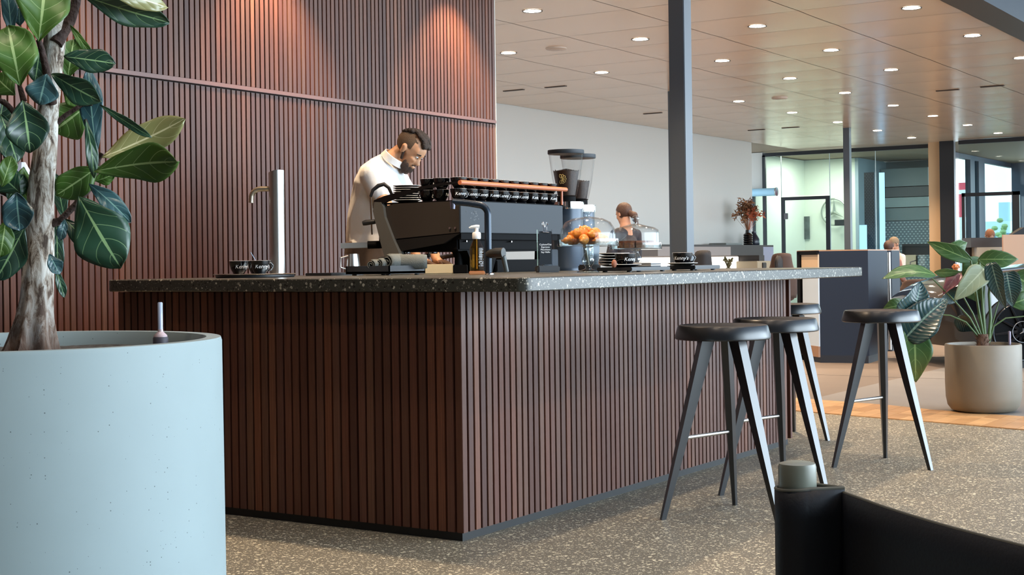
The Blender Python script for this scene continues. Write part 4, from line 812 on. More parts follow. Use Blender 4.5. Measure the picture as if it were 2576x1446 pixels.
sd = -RT; P = [sd*.03+ZZ*.400]+[sd*(.075-.0)+ZZ*.400]+[sd*(.075+.045*sin(a))+ZZ*(.400-.045*(1-cos(a))) for a in [k*pi/14 for k in range(1, 7)]]+[sd*.121+ZZ*.335]
B().tube(P, .0125, 16).build('spout', mat('spout_steel', (.66, .58, .45), .3, 1), t)
for px, dd, rz, lb in ((601, 6.68, .4, 'black lettered cup at the left on the round drip plate'), (655, 6.60, .2, 'black lettered cup at the right on the round drip plate'), (646, 6.78, 0, 'black cup with a spoon at the back of the round drip plate')):
    p = ad(px, 684, dd); cup(p.x, p.y, ZT+.018, rz-.7, lb, 'cups on the drip plate', h=.060)
p = ad(646, 684, 6.78); q = B().tube([Vector((.01, 0, .02)), Vector((0, 0, .07))-RT*.01, Vector((0, 0, .10))-RT*.028], [.0015, .0015, .0025], 6); tag(q.build('spoon', CHROME, loc=(p.x, p.y, ZT+.018)), 'small spoon standing in the rear cup on the drip plate', 'spoon')
# soap bottle on a wooden coaster
sb_ = ad(1200, 686, 6.65); tag(B().rbox(-.036, .036, -.036, .036, 0, .017, .003).build('coaster', mat('coaster_wood', L((196, 132, 86)), .5), loc=(sb_.x, sb_.y, ZT), rz=.57), 'small square wooden block under the soap bottle', 'coaster')
t = thing('soap_bottle', 'amber bottle with a white pump standing on the wooden block', 'bottle', (sb_.x, sb_.y, ZT+.017))
AMB = glasspane('amber_glass', (.80, .52, .16, 1), .12)
B().lathe([(0, 0), (.030, 0), (.032, .004), (.032, .105), (.030, .112), (.016, .145), (.0145, .150), (0, .150)], 40).build('bottle', AMB, t, smooth=50)
B().lathe([(0, .148), (.019, .148), (.02, .152), (.02, .174), (.017, .179), (.0095, .181), (.009, .2), (0, .2)], 32).build('pump_collar', PLAST, t)
P = [Vector((0, 0, .204))+RT*.014, Vector((0, 0, .205)), Vector((0, 0, .2035))-RT*.022, Vector((0, 0, .199))-RT*.034]; B().tube(P, [.0085, .0095, .0065, .004], 12).build('pump_head', PLAST, t)
q = B(); random.seed(6)
for k, z in enumerate((.085, .072, .064, .052, .042, .036, .030, .022)):
    for j in range(7):
        if random.random() < .75: a = -2.25+.13*j; w_ = .05; q.add([(.0324*cos(a), .0324*sin(a), z), (.0324*cos(a+w_), .0324*sin(a+w_), z), (.0324*cos(a+w_), .0324*sin(a+w_), z+.004), (.0324*cos(a), .0324*sin(a), z+.004)], [(0, 1, 2, 3)])
q.build('label_print', WHITE, t, smooth=0)['kind'] = 'stuff'
B().tube([(0, 0, .01), (0, 0, .15)], .002, 6).build('dip_tube', PLAST, t)
# black tap
fb = ad(1229, 688, 6.72); t = thing('kitchen_tap', 'tall matt black kitchen tap with an angled spout', 'tap', (fb.x, fb.y, ZT)); BT = mat('tap_black', L((40, 50, 62)), .25, .5)
B().lathe([(0, 0), (.028, 0), (.028, .004), (.021, .008), (0, .008)], 32).build('base_ring', CHROME, t); s_ = -RT; hh = 1.352-ZT
P = [Vector((0, 0, .006)), Vector((0, 0, hh-.05))]+[s_*(.045*(1-cos(a)))+ZZ*(hh-.05+.045*sin(a)) for a in [k*pi/16 for k in range(1, 8)]]+[s_*.09+ZZ*(hh+.004), s_*.165+ZZ*(hh+.012)]
B().tube(P, [.0165]*2+[.0155]*9, 20).build('pipe', BT, t); B().tube([s_*.163+ZZ*(hh+.014), s_*.163+ZZ*(hh-.022)], [.0155, .011], 16).build('aerator', mat('aerator', L((150, 150, 170)), .2, 1), t)
B().tube([Vector((0, 0, .095))+RT*.0-FW*.0, Vector((0, 0, .099))+RT*.035-FW*.03, Vector((0, 0, .10))+RT*.072-FW*.05], [.019, .0235, .0235], 20).build('valve', mat('valve_dark', L((44, 46, 46)), .3), t)
B().tube([Vector((0, 0, .085))+RT*.070-FW*.045, Vector((0, 0, .012))+RT*.085-FW*.03], [.012, .011], 14).build('lever', mat('lever_grey', L((78, 84, 84)), .35), t)
# acrylic signs on black blocks
ACR = mat('acrylic', (.95, .97, .97), .05, trans=1, ior=1.1)
def sign(px, py, d, lines, size, label, clip=True, w_=.062, h_=.175):
    p = ad(px, py, d); t = thing('table_sign', label, 'sign', (p.x, p.y, ZT), radians(-40))
    B().rbox(-.042, .07, -.03, .03, .004, .036, .006).build('block', BLK, t); B().rbox(.0, .075, .012, .045, .004, .115 if clip else .05, .003).build('card_holder', mat('holder_grey', L((58, 70, 84)), .4), t)
    B().rbox(-w_/2-.008, w_/2+.004, -.016, -.006, .036, .036+h_, .001).build('acrylic_sheet', ACR, t); B().box(-w_/2, w_/2, -.018, -.0165, .042, .036+h_-.008).build('card', mat('card_dark', L((14, 22, 30)), .5, spec=.2), t, smooth=0)
    me = text_mesh(lines, size, spacing=1.0); me.materials.append(WHITE); o = link('lettering', me, t, loc=(0, -.0188, .036+h_*.48))
    if clip:
        q = B()
        for s_ in (-1, 1): q.tube([(s_*.005, -.02, .036+h_-.012), (s_*.008, -.014, .036+h_+.012)]+[(s_*(.008+.006*sin(a)), -.012, .036+h_+.02+.008*(1-cos(a))) for a in [k*pi/5 for k in range(6)]]+[(s_*.002, -.012, .036+h_+.012)], .0016, 6)
        q.tube([(-.014, -.02, .036+h_-.012), (.018, -.02, .036+h_-.014)], .003, 8); q.build('clip', CHROME, t)
    return t
sign(1370, 684, 6.95, "Cashew/Oat\nEspresso\nMacchiato\nSay Hello", .0122, 'upright dark menu card in clear acrylic with a silver clip on a black block')
s2 = sign(1475, 680, 7.25, "", .010, 'clear tapered card holder with a pale strip on a black block, below the cake dome', clip=False, w_=.05, h_=.12) if False else None
p = ad(1484, 680, 7.35); t = thing('label_holder', 'dark blue tapered holder with pale upright lettering below the croissants', 'sign', (p.x, p.y, ZT), -.45)
B().rbox(-.055, .05, -.03, .03, .004, .038, .006).build('block', BLK, t)
B().extr([(-.018, -.02, .038), (.04, -.02, .038), (.05, -.02, .145), (-.036, -.02, .145)], (0, .03, 0)).build('holder', mat('holder_teal', L((70, 92, 108)), .25), t, smooth=0)
B().tube([(-.019, -.021, .04), (-.030, -.021, .10), (-.037, -.021, .146)], .003, 6).build('bright_edge', mat('edge_bright', L((200, 225, 238)), .3), t)
B().box(-.016, .008, -.0222, -.0205, .058, .14).build('strip', mat('strip_pale', L((190, 215, 228)), .4), t, smooth=0)
me = text_mesh("SHE", .024, shear=0)
for v in me.vertices: v.co = (-v.co.z*1.0, v.co.y, v.co.x)
me.materials.append(mat('strip_ink', L((70, 96, 110)), .5)); link('lettering', me, t, loc=(-.004, -.0226, .10))
# ------------------------------------------------------------------ people
SKIN = mat('skin', L((214, 160, 122)), .5); SKIN2 = mat('skin_warm', L((186, 138, 112)), .6)
SHIRT = mat('shirt_cream', L((232, 234, 234)), .8, bump=(.3, 18, (1, 1, 1))); PANTS = mat('trousers_taupe', L((92, 78, 68)), .85, var=(.25, 12, (1, 1, 1)))
HAIRD = mat('hair_dark', L((46, 36, 30)), .6, bump=(.9, 220, (1, 1, 1))); BEARD = mat('beard_dark', L((70, 52, 42)), .8, bump=(1, 260, (1, 1, 1)))
def caps(q, a, b, ra, rb, n=14):
    a, b = Vector(a), Vector(b); k = 7; q.tube([a.lerp(b, i/k) for i in range(k+1)], [ra+(rb-ra)*i/k for i in range(k+1)], n); q.ell(a, (ra,)*3, n=12, m_=8); q.ell(b, (rb,)*3, n=12, m_=8)
def head_frame(c, fwd, up):
    fwd = Vector(fwd).normalized(); up = Vector(up); up = (up-fwd*up.dot(fwd)).normalized(); sd = up.cross(fwd)
    M = Matrix((fwd, sd, up)).transposed().to_4x4(); M.translation = Vector(c); return M
def add_head(q, M):
    q.ell((-.008, 0, .035), (.097, .075, .090), M); q.ell((.040, 0, -.035), (.050, .056, .078), M); q.ell((.055, 0, .03), (.042, .058, .055), M)
    q.ell((.062, 0, -.094), (.028, .030, .022), M); q.ell((.080, 0, .018), (.020, .05, .011), M)
    q.add([M @ Vector(p) for p in ((.086, 0, .012), (.086, .010, .0), (.086, -.010, 0), (.120, 0, -.032), (.108, .016, -.042), (.108, -.016, -.042), (.085, .012, -.046), (.085, -.012, -.046))], [(0, 1, 4, 3), (0, 3, 5, 2), (3, 4, 5), (1, 6, 4), (2, 5, 7), (4, 6, 7, 5), (0, 2, 7, 6, 1)])
    q.ell((.088, 0, -.066), (.014, .024, .007), M); q.ell((.086, 0, -.074), (.013, .02, .007), M)
    for s in (-1, 1): q.ell((.062, s*.036, -.022), (.028, .022, .022), M); q.ell((-.005, s*.078, -.005), (.018, .008, .030), M); q.ell((-.012, s*.082, .012), (.016, .006, .016), M)
def add_face(t, M, of):
    for s in (-1, 1):
        e = B().ell((.079, s*.030, .003), (.012, .013, .010), M, 12, 8); e.v = [tuple(Vector(p)-of) for p in e.v]; o = e.build('eye', mat('eye_white', L((220, 214, 208)), .3), t)
        e = B().ell((.0895, s*.030, .000), (.003, .006, .006), M, 10, 6); e.v = [tuple(Vector(p)-of) for p in e.v]; e.build('iris', HAIRD, o)
        e = B().tube([M @ Vector((.088, s*.014, .021)), M @ Vector((.095, s*.03, .027)), M @ Vector((.078, s*.052, .022))], [.003, .005, .003], 8); e.v = [tuple(Vector(p)-of) for p in e.v]; e.build('eyebrow', HAIRD, t)
def hand(q, wrist, d, palm, curl=.5, s=1.0, side=1):
    """palm and five bent fingers; d: pointing direction, palm: palm normal"""
    d = Vector(d).normalized(); palm = Vector(palm); palm = (palm-d*palm.dot(d)).normalized(); w_ = d.cross(palm)*side; wrist = Vector(wrist)
    M = head_frame(wrist+d*.045*s, d, palm); q.ell((0, 0, 0), (.05*s, .040*s, .016*s), M)
    for k, (off, ln) in enumerate(((-.030, .068), (-.010, .078), (.010, .074), (.029, .060))):
        p = wrist+d*.082*s+w_*off*s; P = [p-d*.02*s]; dd = d
        for j, f in enumerate((.42, .32, .26)): dd = (dd*cos(curl)+palm*sin(curl)).normalized() if j else (dd*cos(curl*.6)+palm*sin(curl*.6)).normalized(); p = p+dd*ln*f*s; P.append(p)
        q.tube([wrist+d*.06*s+w_*off*s*.8]+P, [.0095*s, .0095*s, .009*s, .0085*s, .0072*s], 10); q.ell(P[-1], (.0072*s,)*3, n=8, m_=6)
    p0 = wrist+d*.025*s-w_*.030*s; q.tube([p0, p0+(d*.6-w_*.8)*.035*s, p0+(d*.9-w_*.6+palm*.3)*.062*s, p0+(d*1.0-w_*.4+palm*.6)*.085*s], [.013*s, .0115*s, .010*s, .008*s], 10)
def loc_(q, of):
    q.v = [tuple(Vector(p)-of) for p in q.v]; return q
# barista
BF = (RT*.93-FW*.37).normalized(); BS = ZZ.cross(BF)   # facing; left-hand side
bx = ad(938, 660, 8.95); BO = Vector((bx.x, bx.y, 0)); ba = thing('person', 'bearded man with short dark hair in a cream shirt bending over the espresso machine', 'person', tuple(BO))
pel = ad(930, 668, 8.95); wai = ad(935, 590, 8.95); chs = ad(950, 500, 8.92); upc = ad(966, 440, 8.9); nk = ad(986, 404, 8.88); hc = ad(1031, 376, 8.86)
M = head_frame(hc, BF*.72-ZZ*.66, BF*.66+ZZ*.72)
q = B(); add_head(q, M); caps(q, M @ Vector((-.035, 0, -.055)), nk, .056, .062); caps(q, nk, chs, .06, .09); caps(q, chs, pel, .10, .11)
S_ = []
for s in (-1, 1):   # -1: right arm, nearer the camera
    sh = upc-BS*s*-.165 if False else upc+BS*(.165*s)-ZZ*.015; el = ad(957, 492, 8.70) if s < 0 else upc+BS*.22-ZZ*.24+BF*.12; hd_t = ad(1052, 652, 8.5) if s < 0 else ad(1100, 655, 8.6)
    S_.append((sh, el, hd_t)); caps(q, sh, el, .054, .045); caps(q, el, hd_t, .044, .028); dv = (BF*.9-ZZ*.25); hand(q, hd_t, dv, -ZZ, .45, 1, s)
    hip = pel+BS*s*.09; kn = Vector((BO.x, BO.y, .52))+BS*s*.10+BF*.02; an = Vector((BO.x, BO.y, .09))+BS*s*.11-BF*.01; caps(q, hip, kn, .085, .058); caps(q, kn, an, .056, .038)
person_remesh(loc_(q, BO), 'body', SKIN, ba, .0065, 4)
add_face(ba, M, BO)
q = B(); 
def ringloft(q, C_, n=28):
    vs = []; k = len(C_)
    for c, up, rf, rs, ridge in C_:
        up = Vector(up).normalized(); f = (BF-up*BF.dot(up)).normalized(); s_ = up.cross(f)
        for j in range(n):
            a = 2*pi*j/n; w = 1+ridge*noise.noise(Vector((cos(a)*2.2, sin(a)*2.2, c.z*14))); vs.append(c+(f*cos(a)*rf+s_*sin(a)*rs)*w)
    q.add(vs, [tuple(range(n))[::-1], tuple(range((k-1)*n, k*n))]+[(i*n+j, i*n+(j+1) % n, (i+1)*n+(j+1) % n, (i+1)*n+j) for i in range(k-1) for j in range(n)])
ringloft(q, [(ad(932, 618, 8.95), (0, 0, 1), .145, .19, .14), (ad(934, 590, 8.95), (0, 0, 1), .145, .185, .14), (ad(938, 545, 8.94), (0, 0, 1), .15, .19, .12), (chs, BF*.1+ZZ, .158, .205, .10), (ad(957, 468, 8.9), BF*.3+ZZ, .155, .215, .08), (upc, BF*.5+ZZ, .135, .205, .06), (ad(975, 420, 8.9), BF*.7+ZZ, .105, .15, .04), (ad(986, 405, 8.9), BF*.8+ZZ, .080, .09, .02)])
for sh, el, hd_t in S_: caps(q, sh, sh.lerp(el, .80), .078, .068)
person_remesh(loc_(q, BO), 'shirt', SHIRT, ba, .008, 5)
q = B(); cc = ad(990, 402, 8.87); n = 28; vs = []; u_ = (BF*.78+ZZ).normalized(); f_c = (BF-u_*BF.dot(u_)).normalized(); s_c = u_.cross(f_c)
for r, h in ((.078, -.012), (.072, .03), (.077, .028), (.086, -.010)):
    for j in range(n): a = 2*pi*j/n; vs.append(cc+(f_c*cos(a)*r+s_c*sin(a)*r*1.02)+u_*h)
q.add(vs, [(i*n+j, i*n+(j+1) % n, ((i+1) % 4)*n+(j+1) % n, ((i+1) % 4)*n+j) for i in range(4) for j in range(n)]); loc_(q, BO).build('collar', SHIRT, ba, smooth=50)
q = B(); ringloft(q, [(ad(933, 606, 8.95), (0, 0, 1), .150, .192, .12), (ad(932, 640, 8.95), (0, 0, 1), .152, .195, .1), (pel-ZZ*.05, (0, 0, 1), .14, .185, .05)])
for s in (-1, 1): hip = pel+BS*s*.09; kn = Vector((BO.x, BO.y, .52))+BS*s*.10+BF*.02; an = Vector((BO.x, BO.y, .09))+BS*s*.11-BF*.01; caps(q, hip, kn, .10, .075); caps(q, kn, an, .072, .055)
person_remesh(loc_(q, BO), 'trousers', PANTS, ba, .012, 3)
for s in (-1, 1): an = Vector((BO.x, BO.y, .0))+BS*s*.11; q = B(); q.ell(an+BF*.06+ZZ*.045, (.06, .06, .045)); caps(q, an+BF*.13+ZZ*.035, an-BF*.05+ZZ*.04, .034, .038); q.v = [(x, y, max(z, .0)) for x, y, z in q.v]; person_remesh(loc_(q, BO), 'shoe', BLK, ba, .012, 2)
# hair, sides and beard
q = B(); random.seed(8)
for k in range(150):   # swept-back curly tufts over the top and the forehead
    a = random.uniform(-.95, .95); u = random.uniform(-1.25, 1.18); x = .092*sin(u); z = .035+.088*cos(u); yy = .066*sin(a)*cos(u*.7)
    if z-.02 < .02: continue
    h = .004+.012*max(0, (x+.03)/.12); q.ell((x*1.02-.004, yy, z-.012*abs(a)+h), (.016, .013, .012), M, 8, 6)
q.ell((-.006, 0, .042), (.094, .071, .090), M, keep=lambda p: p.z > .055 and p.x < .075)
person_remesh(loc_(q, BO), 'hair', HAIRD, ba, .0045, 1)
q = B(); q.ell((-.012, 0, .033), (.0985, .0775, .088), M, 28, 20, keep=lambda p: p.x < .045 and p.z > -.035 and (p.x < -.02 or p.z > .012)); loc_(q, BO).build('short_side_hair', mat('hair_fade', L((96, 76, 58)), .8, bump=(.6, 260, (1, 1, 1))), ba)
q = B(); random.seed(12)
for k in range(170):
    a = random.uniform(-1.5, 1.5); v = random.uniform(-.125, -.045); rr = .052+.0*v; x = .038+.052*cos(a)*(1 if v > -.1 else .75); yy = .057*sin(a)*(1 if v > -.1 else .8)
    if v > -.075 and cos(a) > .72: continue
    if v > -.06 and cos(a) > .2: continue
    q.ell((x, yy, v), (.011, .010, .012), M, 7, 5)
for a in [k*.2-1. for k in range(11)]: q.ell((.088, .024*a, -.055), (.006, .006, .005), M, 7, 5)
for s in (-1, 1):
    for k in range(9): q.ell((.0+.002*k, s*(.070-.0008*k), -.01-.006*k), (.012, .007, .009), M, 7, 5)
person_remesh(loc_(q, BO), 'beard', BEARD, ba, .0045, 1)
# other people, seen far off behind the counter
def far_person(px, py_top, d, facing, label, hairm, topm, seated=False, hair='short', tilt=.2, botm=None):
    tp_ = ad(px, py_top, d); fac = Vector(facing).normalized(); sd_ = ZZ.cross(fac); O_ = Vector((tp_.x, tp_.y, 0)); H_ = tp_.z
    t = thing('person', label, 'person', tuple(O_)); hc_ = Vector((0, 0, H_-.125)); M_ = head_frame(hc_, fac*cos(tilt)-ZZ*sin(tilt), ZZ*cos(tilt)+fac*sin(tilt)); q = B(); add_head(q, M_)
    nb = hc_-fac*.03-ZZ*.14; shz = nb.z-.06; hipz = .50 if seated else .92; ch_ = Vector((0, 0, shz-.16))-fac*.03; hp_ = Vector((0, 0, hipz))-fac*.04
    caps(q, hc_-fac*.03-ZZ*.05, nb, .052, .06); caps(q, nb, ch_, .07, .11); caps(q, ch_, hp_, .115, .12)
    cl = B(); caps(cl, Vector((0, 0, shz-.03))-fac*.03-sd_*.10, Vector((0, 0, shz-.03))-fac*.03+sd_*.10, .078, .078); caps(cl, ch_, hp_, .145, .15); tr2 = B(); sh2 = B()
    for s in (-1, 1):
        sh = Vector((0, 0, shz-.03))-fac*.03+sd_*s*.17; el = sh-ZZ*.27+sd_*s*.05+fac*.04; wr_ = el+fac*.22-ZZ*(.03 if seated else .05)-sd_*s*.05
        caps(q, sh, el, .045, .038); caps(q, el, wr_, .036, .026); hand(q, wr_, fac-ZZ*.2, -ZZ, .4, 1, s); caps(cl, sh, el, .062, .052); caps(cl, el, el.lerp(wr_, .8), .05, .042)
        hip = hp_+sd_*s*.09; kn = (hip+fac*.42-ZZ*.02) if seated else Vector((0, 0, .50))+sd_*s*.09; an = (kn*1 if seated else Vector((0, 0, 0))+sd_*s*.09); an = Vector((kn.x if seated else an.x, kn.y if seated else an.y, .08))
        caps(q, hip, kn, .075, .055); caps(q, kn, an, .05, .035); caps(tr2, hip, kn, .088, .068); caps(tr2, kn, an, .066, .05); caps(sh2, an-ZZ*.035-fac*.03, an-ZZ*.04+fac*.15, .035, .03)
    person_remesh(q, 'body', SKIN2, t, .010, 3); person_remesh(cl, 'top', topm, t, .014, 3); person_remesh(tr2, 'trousers', botm or BLK, t, .016, 2)
    sh2.v = [(x, y, max(z, 0)) for x, y, z in sh2.v]; sh2.build('shoes', BLK, t); add_face(t, M_, Vector((0, 0, 0)))
    hq = B(); hq.ell((-.014, 0, .040), (.104, .086, .098), M_, 24, 18, keep=lambda p: p.x < .075 and (p.z > .045 or p.x < .03) and p.z > -.07, jit=.04)
    if hair == 'ponytail': caps(hq, M_ @ Vector((-.09, 0, .0)), M_ @ Vector((-.13, -.03, -.05)), .03, .042); caps(hq, M_ @ Vector((-.13, -.03, -.05)), M_ @ Vector((-.13, -.05, -.15)), .045, .02)
    hq.build('hair', hairm, t)
    return t
HB = mat('hair_brown', L((72, 46, 34)), .5, bump=(.6, 120, (1, 1, 1))); HR = mat('hair_auburn', L((120, 74, 44)), .6, bump=(.6, 120, (1, 1, 1))); HGREY = mat('hair_ash', L((120, 104, 84)), .7)
TOPW = mat('top_white', L((205, 200, 195)), .8); TOPD = mat('top_dark', L((44, 44, 52)), .8)
far_person(1569, 512, 16.7, -RT*.62+FW*.78, 'woman with a brown ponytail standing far behind the glass cake domes', HB, TOPD, hair='ponytail', tilt=.25)
far_person(2250, 597, 25.5, -RT*.9-FW*.4, 'person with ash-blond hair at the far desk, behind the darker head', HGREY, TOPW, seated=False, tilt=.7)
far_person(2236, 606, 24.6, RT*.6+FW*.8, 'person with dark brown hair sitting in front of the ash-blond person', HB, mat('top_rose', L((150, 104, 92)), .8), tilt=.1)
far_person(2489, 577, 26.5, -FW*.9+RT*.1, 'person with auburn hair whose head shows above the dark cabinet at the right', HR, TOPD, tilt=.9)
# ------------------------------------------------------------------ foreground leather chair
LEA = mat('black_leather', L((20, 24, 32)), .55, bump=(.06, 200, (1, 1, 1)), spec=.35)
EDGE = mat('leather_edge', L((92, 92, 84)), .7); CAP = mat('post_cap', L((128, 132, 120)), .35)
def cam2(x, d, z): v = RT*x+FW*d; return Vector((v.x, v.y, z))
A0 = cam2(.403, 2.05, 0); A1 = cam2(.83, 1.40, 0); chair = thing('sling_chair', 'black leather sling-back armchair cut by the lower right corner, closest to the camera', 'chair', tuple(A0)); ZL = .755
dr_ = (A1-A0); Lr = dr_.length; e1 = dr_/Lr; e2 = ZZ.cross(e1);  # e2 points away from or towards the sitter
if e2.dot(RT) < 0: e2 = -e2
for P_ in (Vector((0, 0, 0)), dr_):
    B().lathe([(0, 0), (.018, 0), (.020, .10), (.024, .3), (.024, .745), (0, .745)], 28, P_).build('post', BLK, chair)
    B().lathe([(0, .742), (.0255, .742), (.0270, .746), (.0270, .782), (.0255, .787), (.018, .789), (0, .789)], 40, P_).build('post_cap', CAP, chair)
# sling: wraps round the posts and runs between them in a curve
def sling_path():
    P = []
    for k in range(13): a = pi*.5+pi*k/12; P.append((cos(a)*.031, sin(a)*.031))
    return P
A0v = Vector((A0.x, A0.y, 0)); S0 = cam2(.462, 2.028, 0)-A0v; loop = [S0]
for k in range(19): a = radians(70+225*k/18); loop.append(RT*(.0305*cos(a))+FW*(.0305*sin(a)))
loop.append(S0+RT*.002-FW*.004); ctl = [(.460, 2.03), (.497, 1.93), (.54, 1.825), (.598, 1.69), (.665, 1.58), (.74, 1.49), (.80, 1.43)]; back = []
for k in range(len(ctl)-1):
    for m_ in range(5): u = m_/5; back.append(cam2(ctl[k][0]*(1-u)+ctl[k+1][0]*u, ctl[k][1]*(1-u)+ctl[k+1][1]*u, 0)-A0v)
back.append(cam2(*ctl[-1], 0)-A0v)
def sheet(path, z0, z1f, name, mt, th=.004):
    q = B(); vs = []; k = len(path); nz_ = 8
    for i, p in enumerate(path):
        for j in range(nz_+1): z = z0+(z1f(i/(k-1))-z0)*j/nz_; vs.append((p.x, p.y, z))
    fs = [(i*(nz_+1)+j, (i+1)*(nz_+1)+j, (i+1)*(nz_+1)+j+1, i*(nz_+1)+j+1) for i in range(k-1) for j in range(nz_)]
    o = q.add(vs, fs).build(name, mt, chair, smooth=80); s_ = o.modifiers.new('s', 'SOLIDIFY'); s_.thickness = th; s_.offset = 0
    E_ = [Vector((p.x, p.y, z1f(i/(k-1)))) for i, p in enumerate(path)]; B().tube(E_, .0026, 8).build('edge', EDGE, o); return o
sheet(loop, .42, lambda t: ZL-.004*sin(pi*t), 'sleeve', LEA)
sheet(back, .42, lambda t: ZL-.006-.012*sin(pi*t), 'back_sling', LEA, .006)
loop2 = [dr_+(p*1.0 if p.length < .05 else back[-1]-dr_) for p in loop]; sheet(loop2, .42, lambda t: ZL, 'sleeve', LEA)
sp1 = back[1]; B().tube([(sp1.x, sp1.y, .42), (sp1.x, sp1.y, ZL-.01)], .0028, 8).build('seam', LEA, chair)
B().tube([(0, 0, .40), tuple(dr_+ZZ*.40)], .016, 12).build('cross_rail', BLK, chair)
st_ = [Vector((0, 0, 0)), dr_]
for s in (0, 1): 
    P_ = st_[s]+e2*.55; B().lathe([(0, 0), (.018, 0), (.022, .42), (0, .42)], 20, P_).build('post', BLK, chair); B().tube([st_[s]+ZZ*.40, P_+ZZ*.40], .016, 12).build('side_rail', BLK, chair)
vs = []; q = B()
for i in range(9):
    for j in range(9): u, v = i/8, j/8; p = e1*(Lr*u)+e2*(.02+.52*v); vs.append((p.x, p.y, .42-.03*sin(pi*u)))
o = q.add(vs, [(i*9+j, (i+1)*9+j, (i+1)*9+j+1, i*9+j+1) for i in range(8) for j in range(8)]).build('seat', LEA, chair, smooth=80); o.modifiers.new('s', 'SOLIDIFY').thickness = .008
# ------------------------------------------------------------------ showroom behind
def pod(pts, h, label, loc):
    t = thing('office_pod', label, 'pod', loc); b = B()
    B().prism([(x*.985, y*.985) for x, y in pts], 0, .08).build('plinth', mat('pod_plinth', L((30, 36, 46)), .5), t, smooth=0); B().prism(pts, .08, h).build('shell', NAVY, t, smooth=0); B().prism([(x, y) for x, y in pts], h, h+.012).build('top_edge', mat('pod_top', L((170, 132, 104)), .5), t, smooth=0)
    return t
C0 = az(2064, 913, 0); C1 = az(2187, 915, 0)
t = pod([(0, 0), (C1.x-C0.x, C1.y-C0.y), (C1.x-C0.x+.9, C1.y-C0.y+.1), (.95, .62), (.42, .40)], 1.145, 'navy blue booth with a cream lined slanted opening, left of the lone stool', (C0.x, C0.y, 0))
u = Vector((.42, .40, 0)).normalized(); nn = Vector((-u.y, u.x, 0))
def onface(a0, a1, z0, z1, mt, nm, off=.01):
    p, r = u*a0+nn*off, u*a1+nn*off; B().extr([tuple(p+ZZ*z0), tuple(r+ZZ*z0), tuple(r+ZZ*z1), tuple(p+ZZ*z1)], tuple(-nn*off)).build(nm, mt, t, smooth=0)
onface(.0, .50, .06, .17, mat('pod_wood', L((150, 112, 84)), .5), 'wood_base', .02); onface(.0, .42, .17, .92, mat('pod_white', L((190, 205, 220)), .5), 'white_panel', .012); onface(.0, .47, .92, 1.12, mat('pod_cream', L((206, 178, 146)), .6), 'cream_lining', .014)
onface(.44, .52, .0, 1.14, MD, 'door_edge', .03); onface(0, .52, 1.11, 1.15, MD, 'frame_top', .03)
D0 = az(2186, 885, 0); D1 = az(2246, 884, 0); t2 = pod([(0, 0), (D1.x-D0.x, D1.y-D0.y), (D1.x-D0.x+.6, D1.y-D0.y+.1), (.6, .1)], 1.15, 'second darker navy booth standing behind the first one', (D0.x, D0.y, 0))
B().tube([(D1.x-D0.x-.01, D1.y-D0.y+.03, .02), (D1.x-D0.x-.01, D1.y-D0.y+.03, 1.13)], .022, 12).build('silver_edge', STEEL, t2)
# long console along the white wall with a lit recess
cs = thing('console', 'long grey console along the white wall with a glowing lower recess', 'console', (21.4, 10.95, 0)); GC = mat('console_grey', L((150, 140, 136)), .6); DC = mat('console_dark', L((62, 56, 54)), .6)
B().box(0, 4.93, 0, .5, 1.30, 1.335).build('top', DC, cs, smooth=0); B().box(0, 2.92, 0, .5, 1.14, 1.30).build('drawer_front', GC, cs, smooth=0); B().box(2.92, 4.43, 0, .5, 1.14, 1.30).build('drawer_front', DC, cs, smooth=0)
B().box(4.43, 4.93, 0, .5, 0, 1.30).build('end_panel', mat('console_blue', L((150, 155, 178)), .6), cs, smooth=0); B().box(0, 4.43, .42, .5, 0, 1.14).build('back', GC, cs, smooth=0); B().box(0, 4.43, -.3, .5, .78, .82).build('desk_top', GC, cs, smooth=0)
B().box(4.18, 4.43, -.02, .42, .82, 1.14).build('side', DC, cs, smooth=0)
B().box(.02, 4.16, .40, .415, .84, 1.12).build('light_panel', mat('lit_panel', (1, .93, .8), .5, emit=.9, ecol=(1, .93, .82, 1)), cs, smooth=0); B().box(0, 4.43, -.3, -.28, 0, .78).build('front', GC, cs, smooth=0)
p = ay(1900, 650, 11.1); t = thing('printer', 'beige desktop printer in the glowing recess of the console', 'printer', (p.x-.1, 11.02, .82)); B().rbox(-.35, .32, -.15, .28, 0, .21, .01).build('body', mat('printer_beige', L((182, 164, 136)), .5), t); B().rbox(-.12, .06, -.17, -.1, .07, .18, .01).build('panel', DC, t); B().rbox(-.3, .25, -.25, -.1, .0, .03, .005).build('tray', DC, t)
p = ay(1832, 668, 10.8); t = thing('twig_figure', 'small dark olive twig arrangement on the glowing desk', 'ornament', (p.x, 10.8, .82)); B().lathe([(0, 0), (.04, 0), (.03, .06), (.045, .1), (0, .1)], 12).build('foot', mat('olive_bronze', L((92, 84, 50)), .6), t); q = B(); random.seed(3)
for k in range(9): q.tube([(0, 0, .08), (random.gauss(0, .04), random.gauss(0, .03), .17), (random.gauss(.03, .09), random.gauss(0, .05), random.uniform(.2, .3))], [.012, .012, .018], 6)
q.build('twigs', mat('olive_bronze', 0), t)
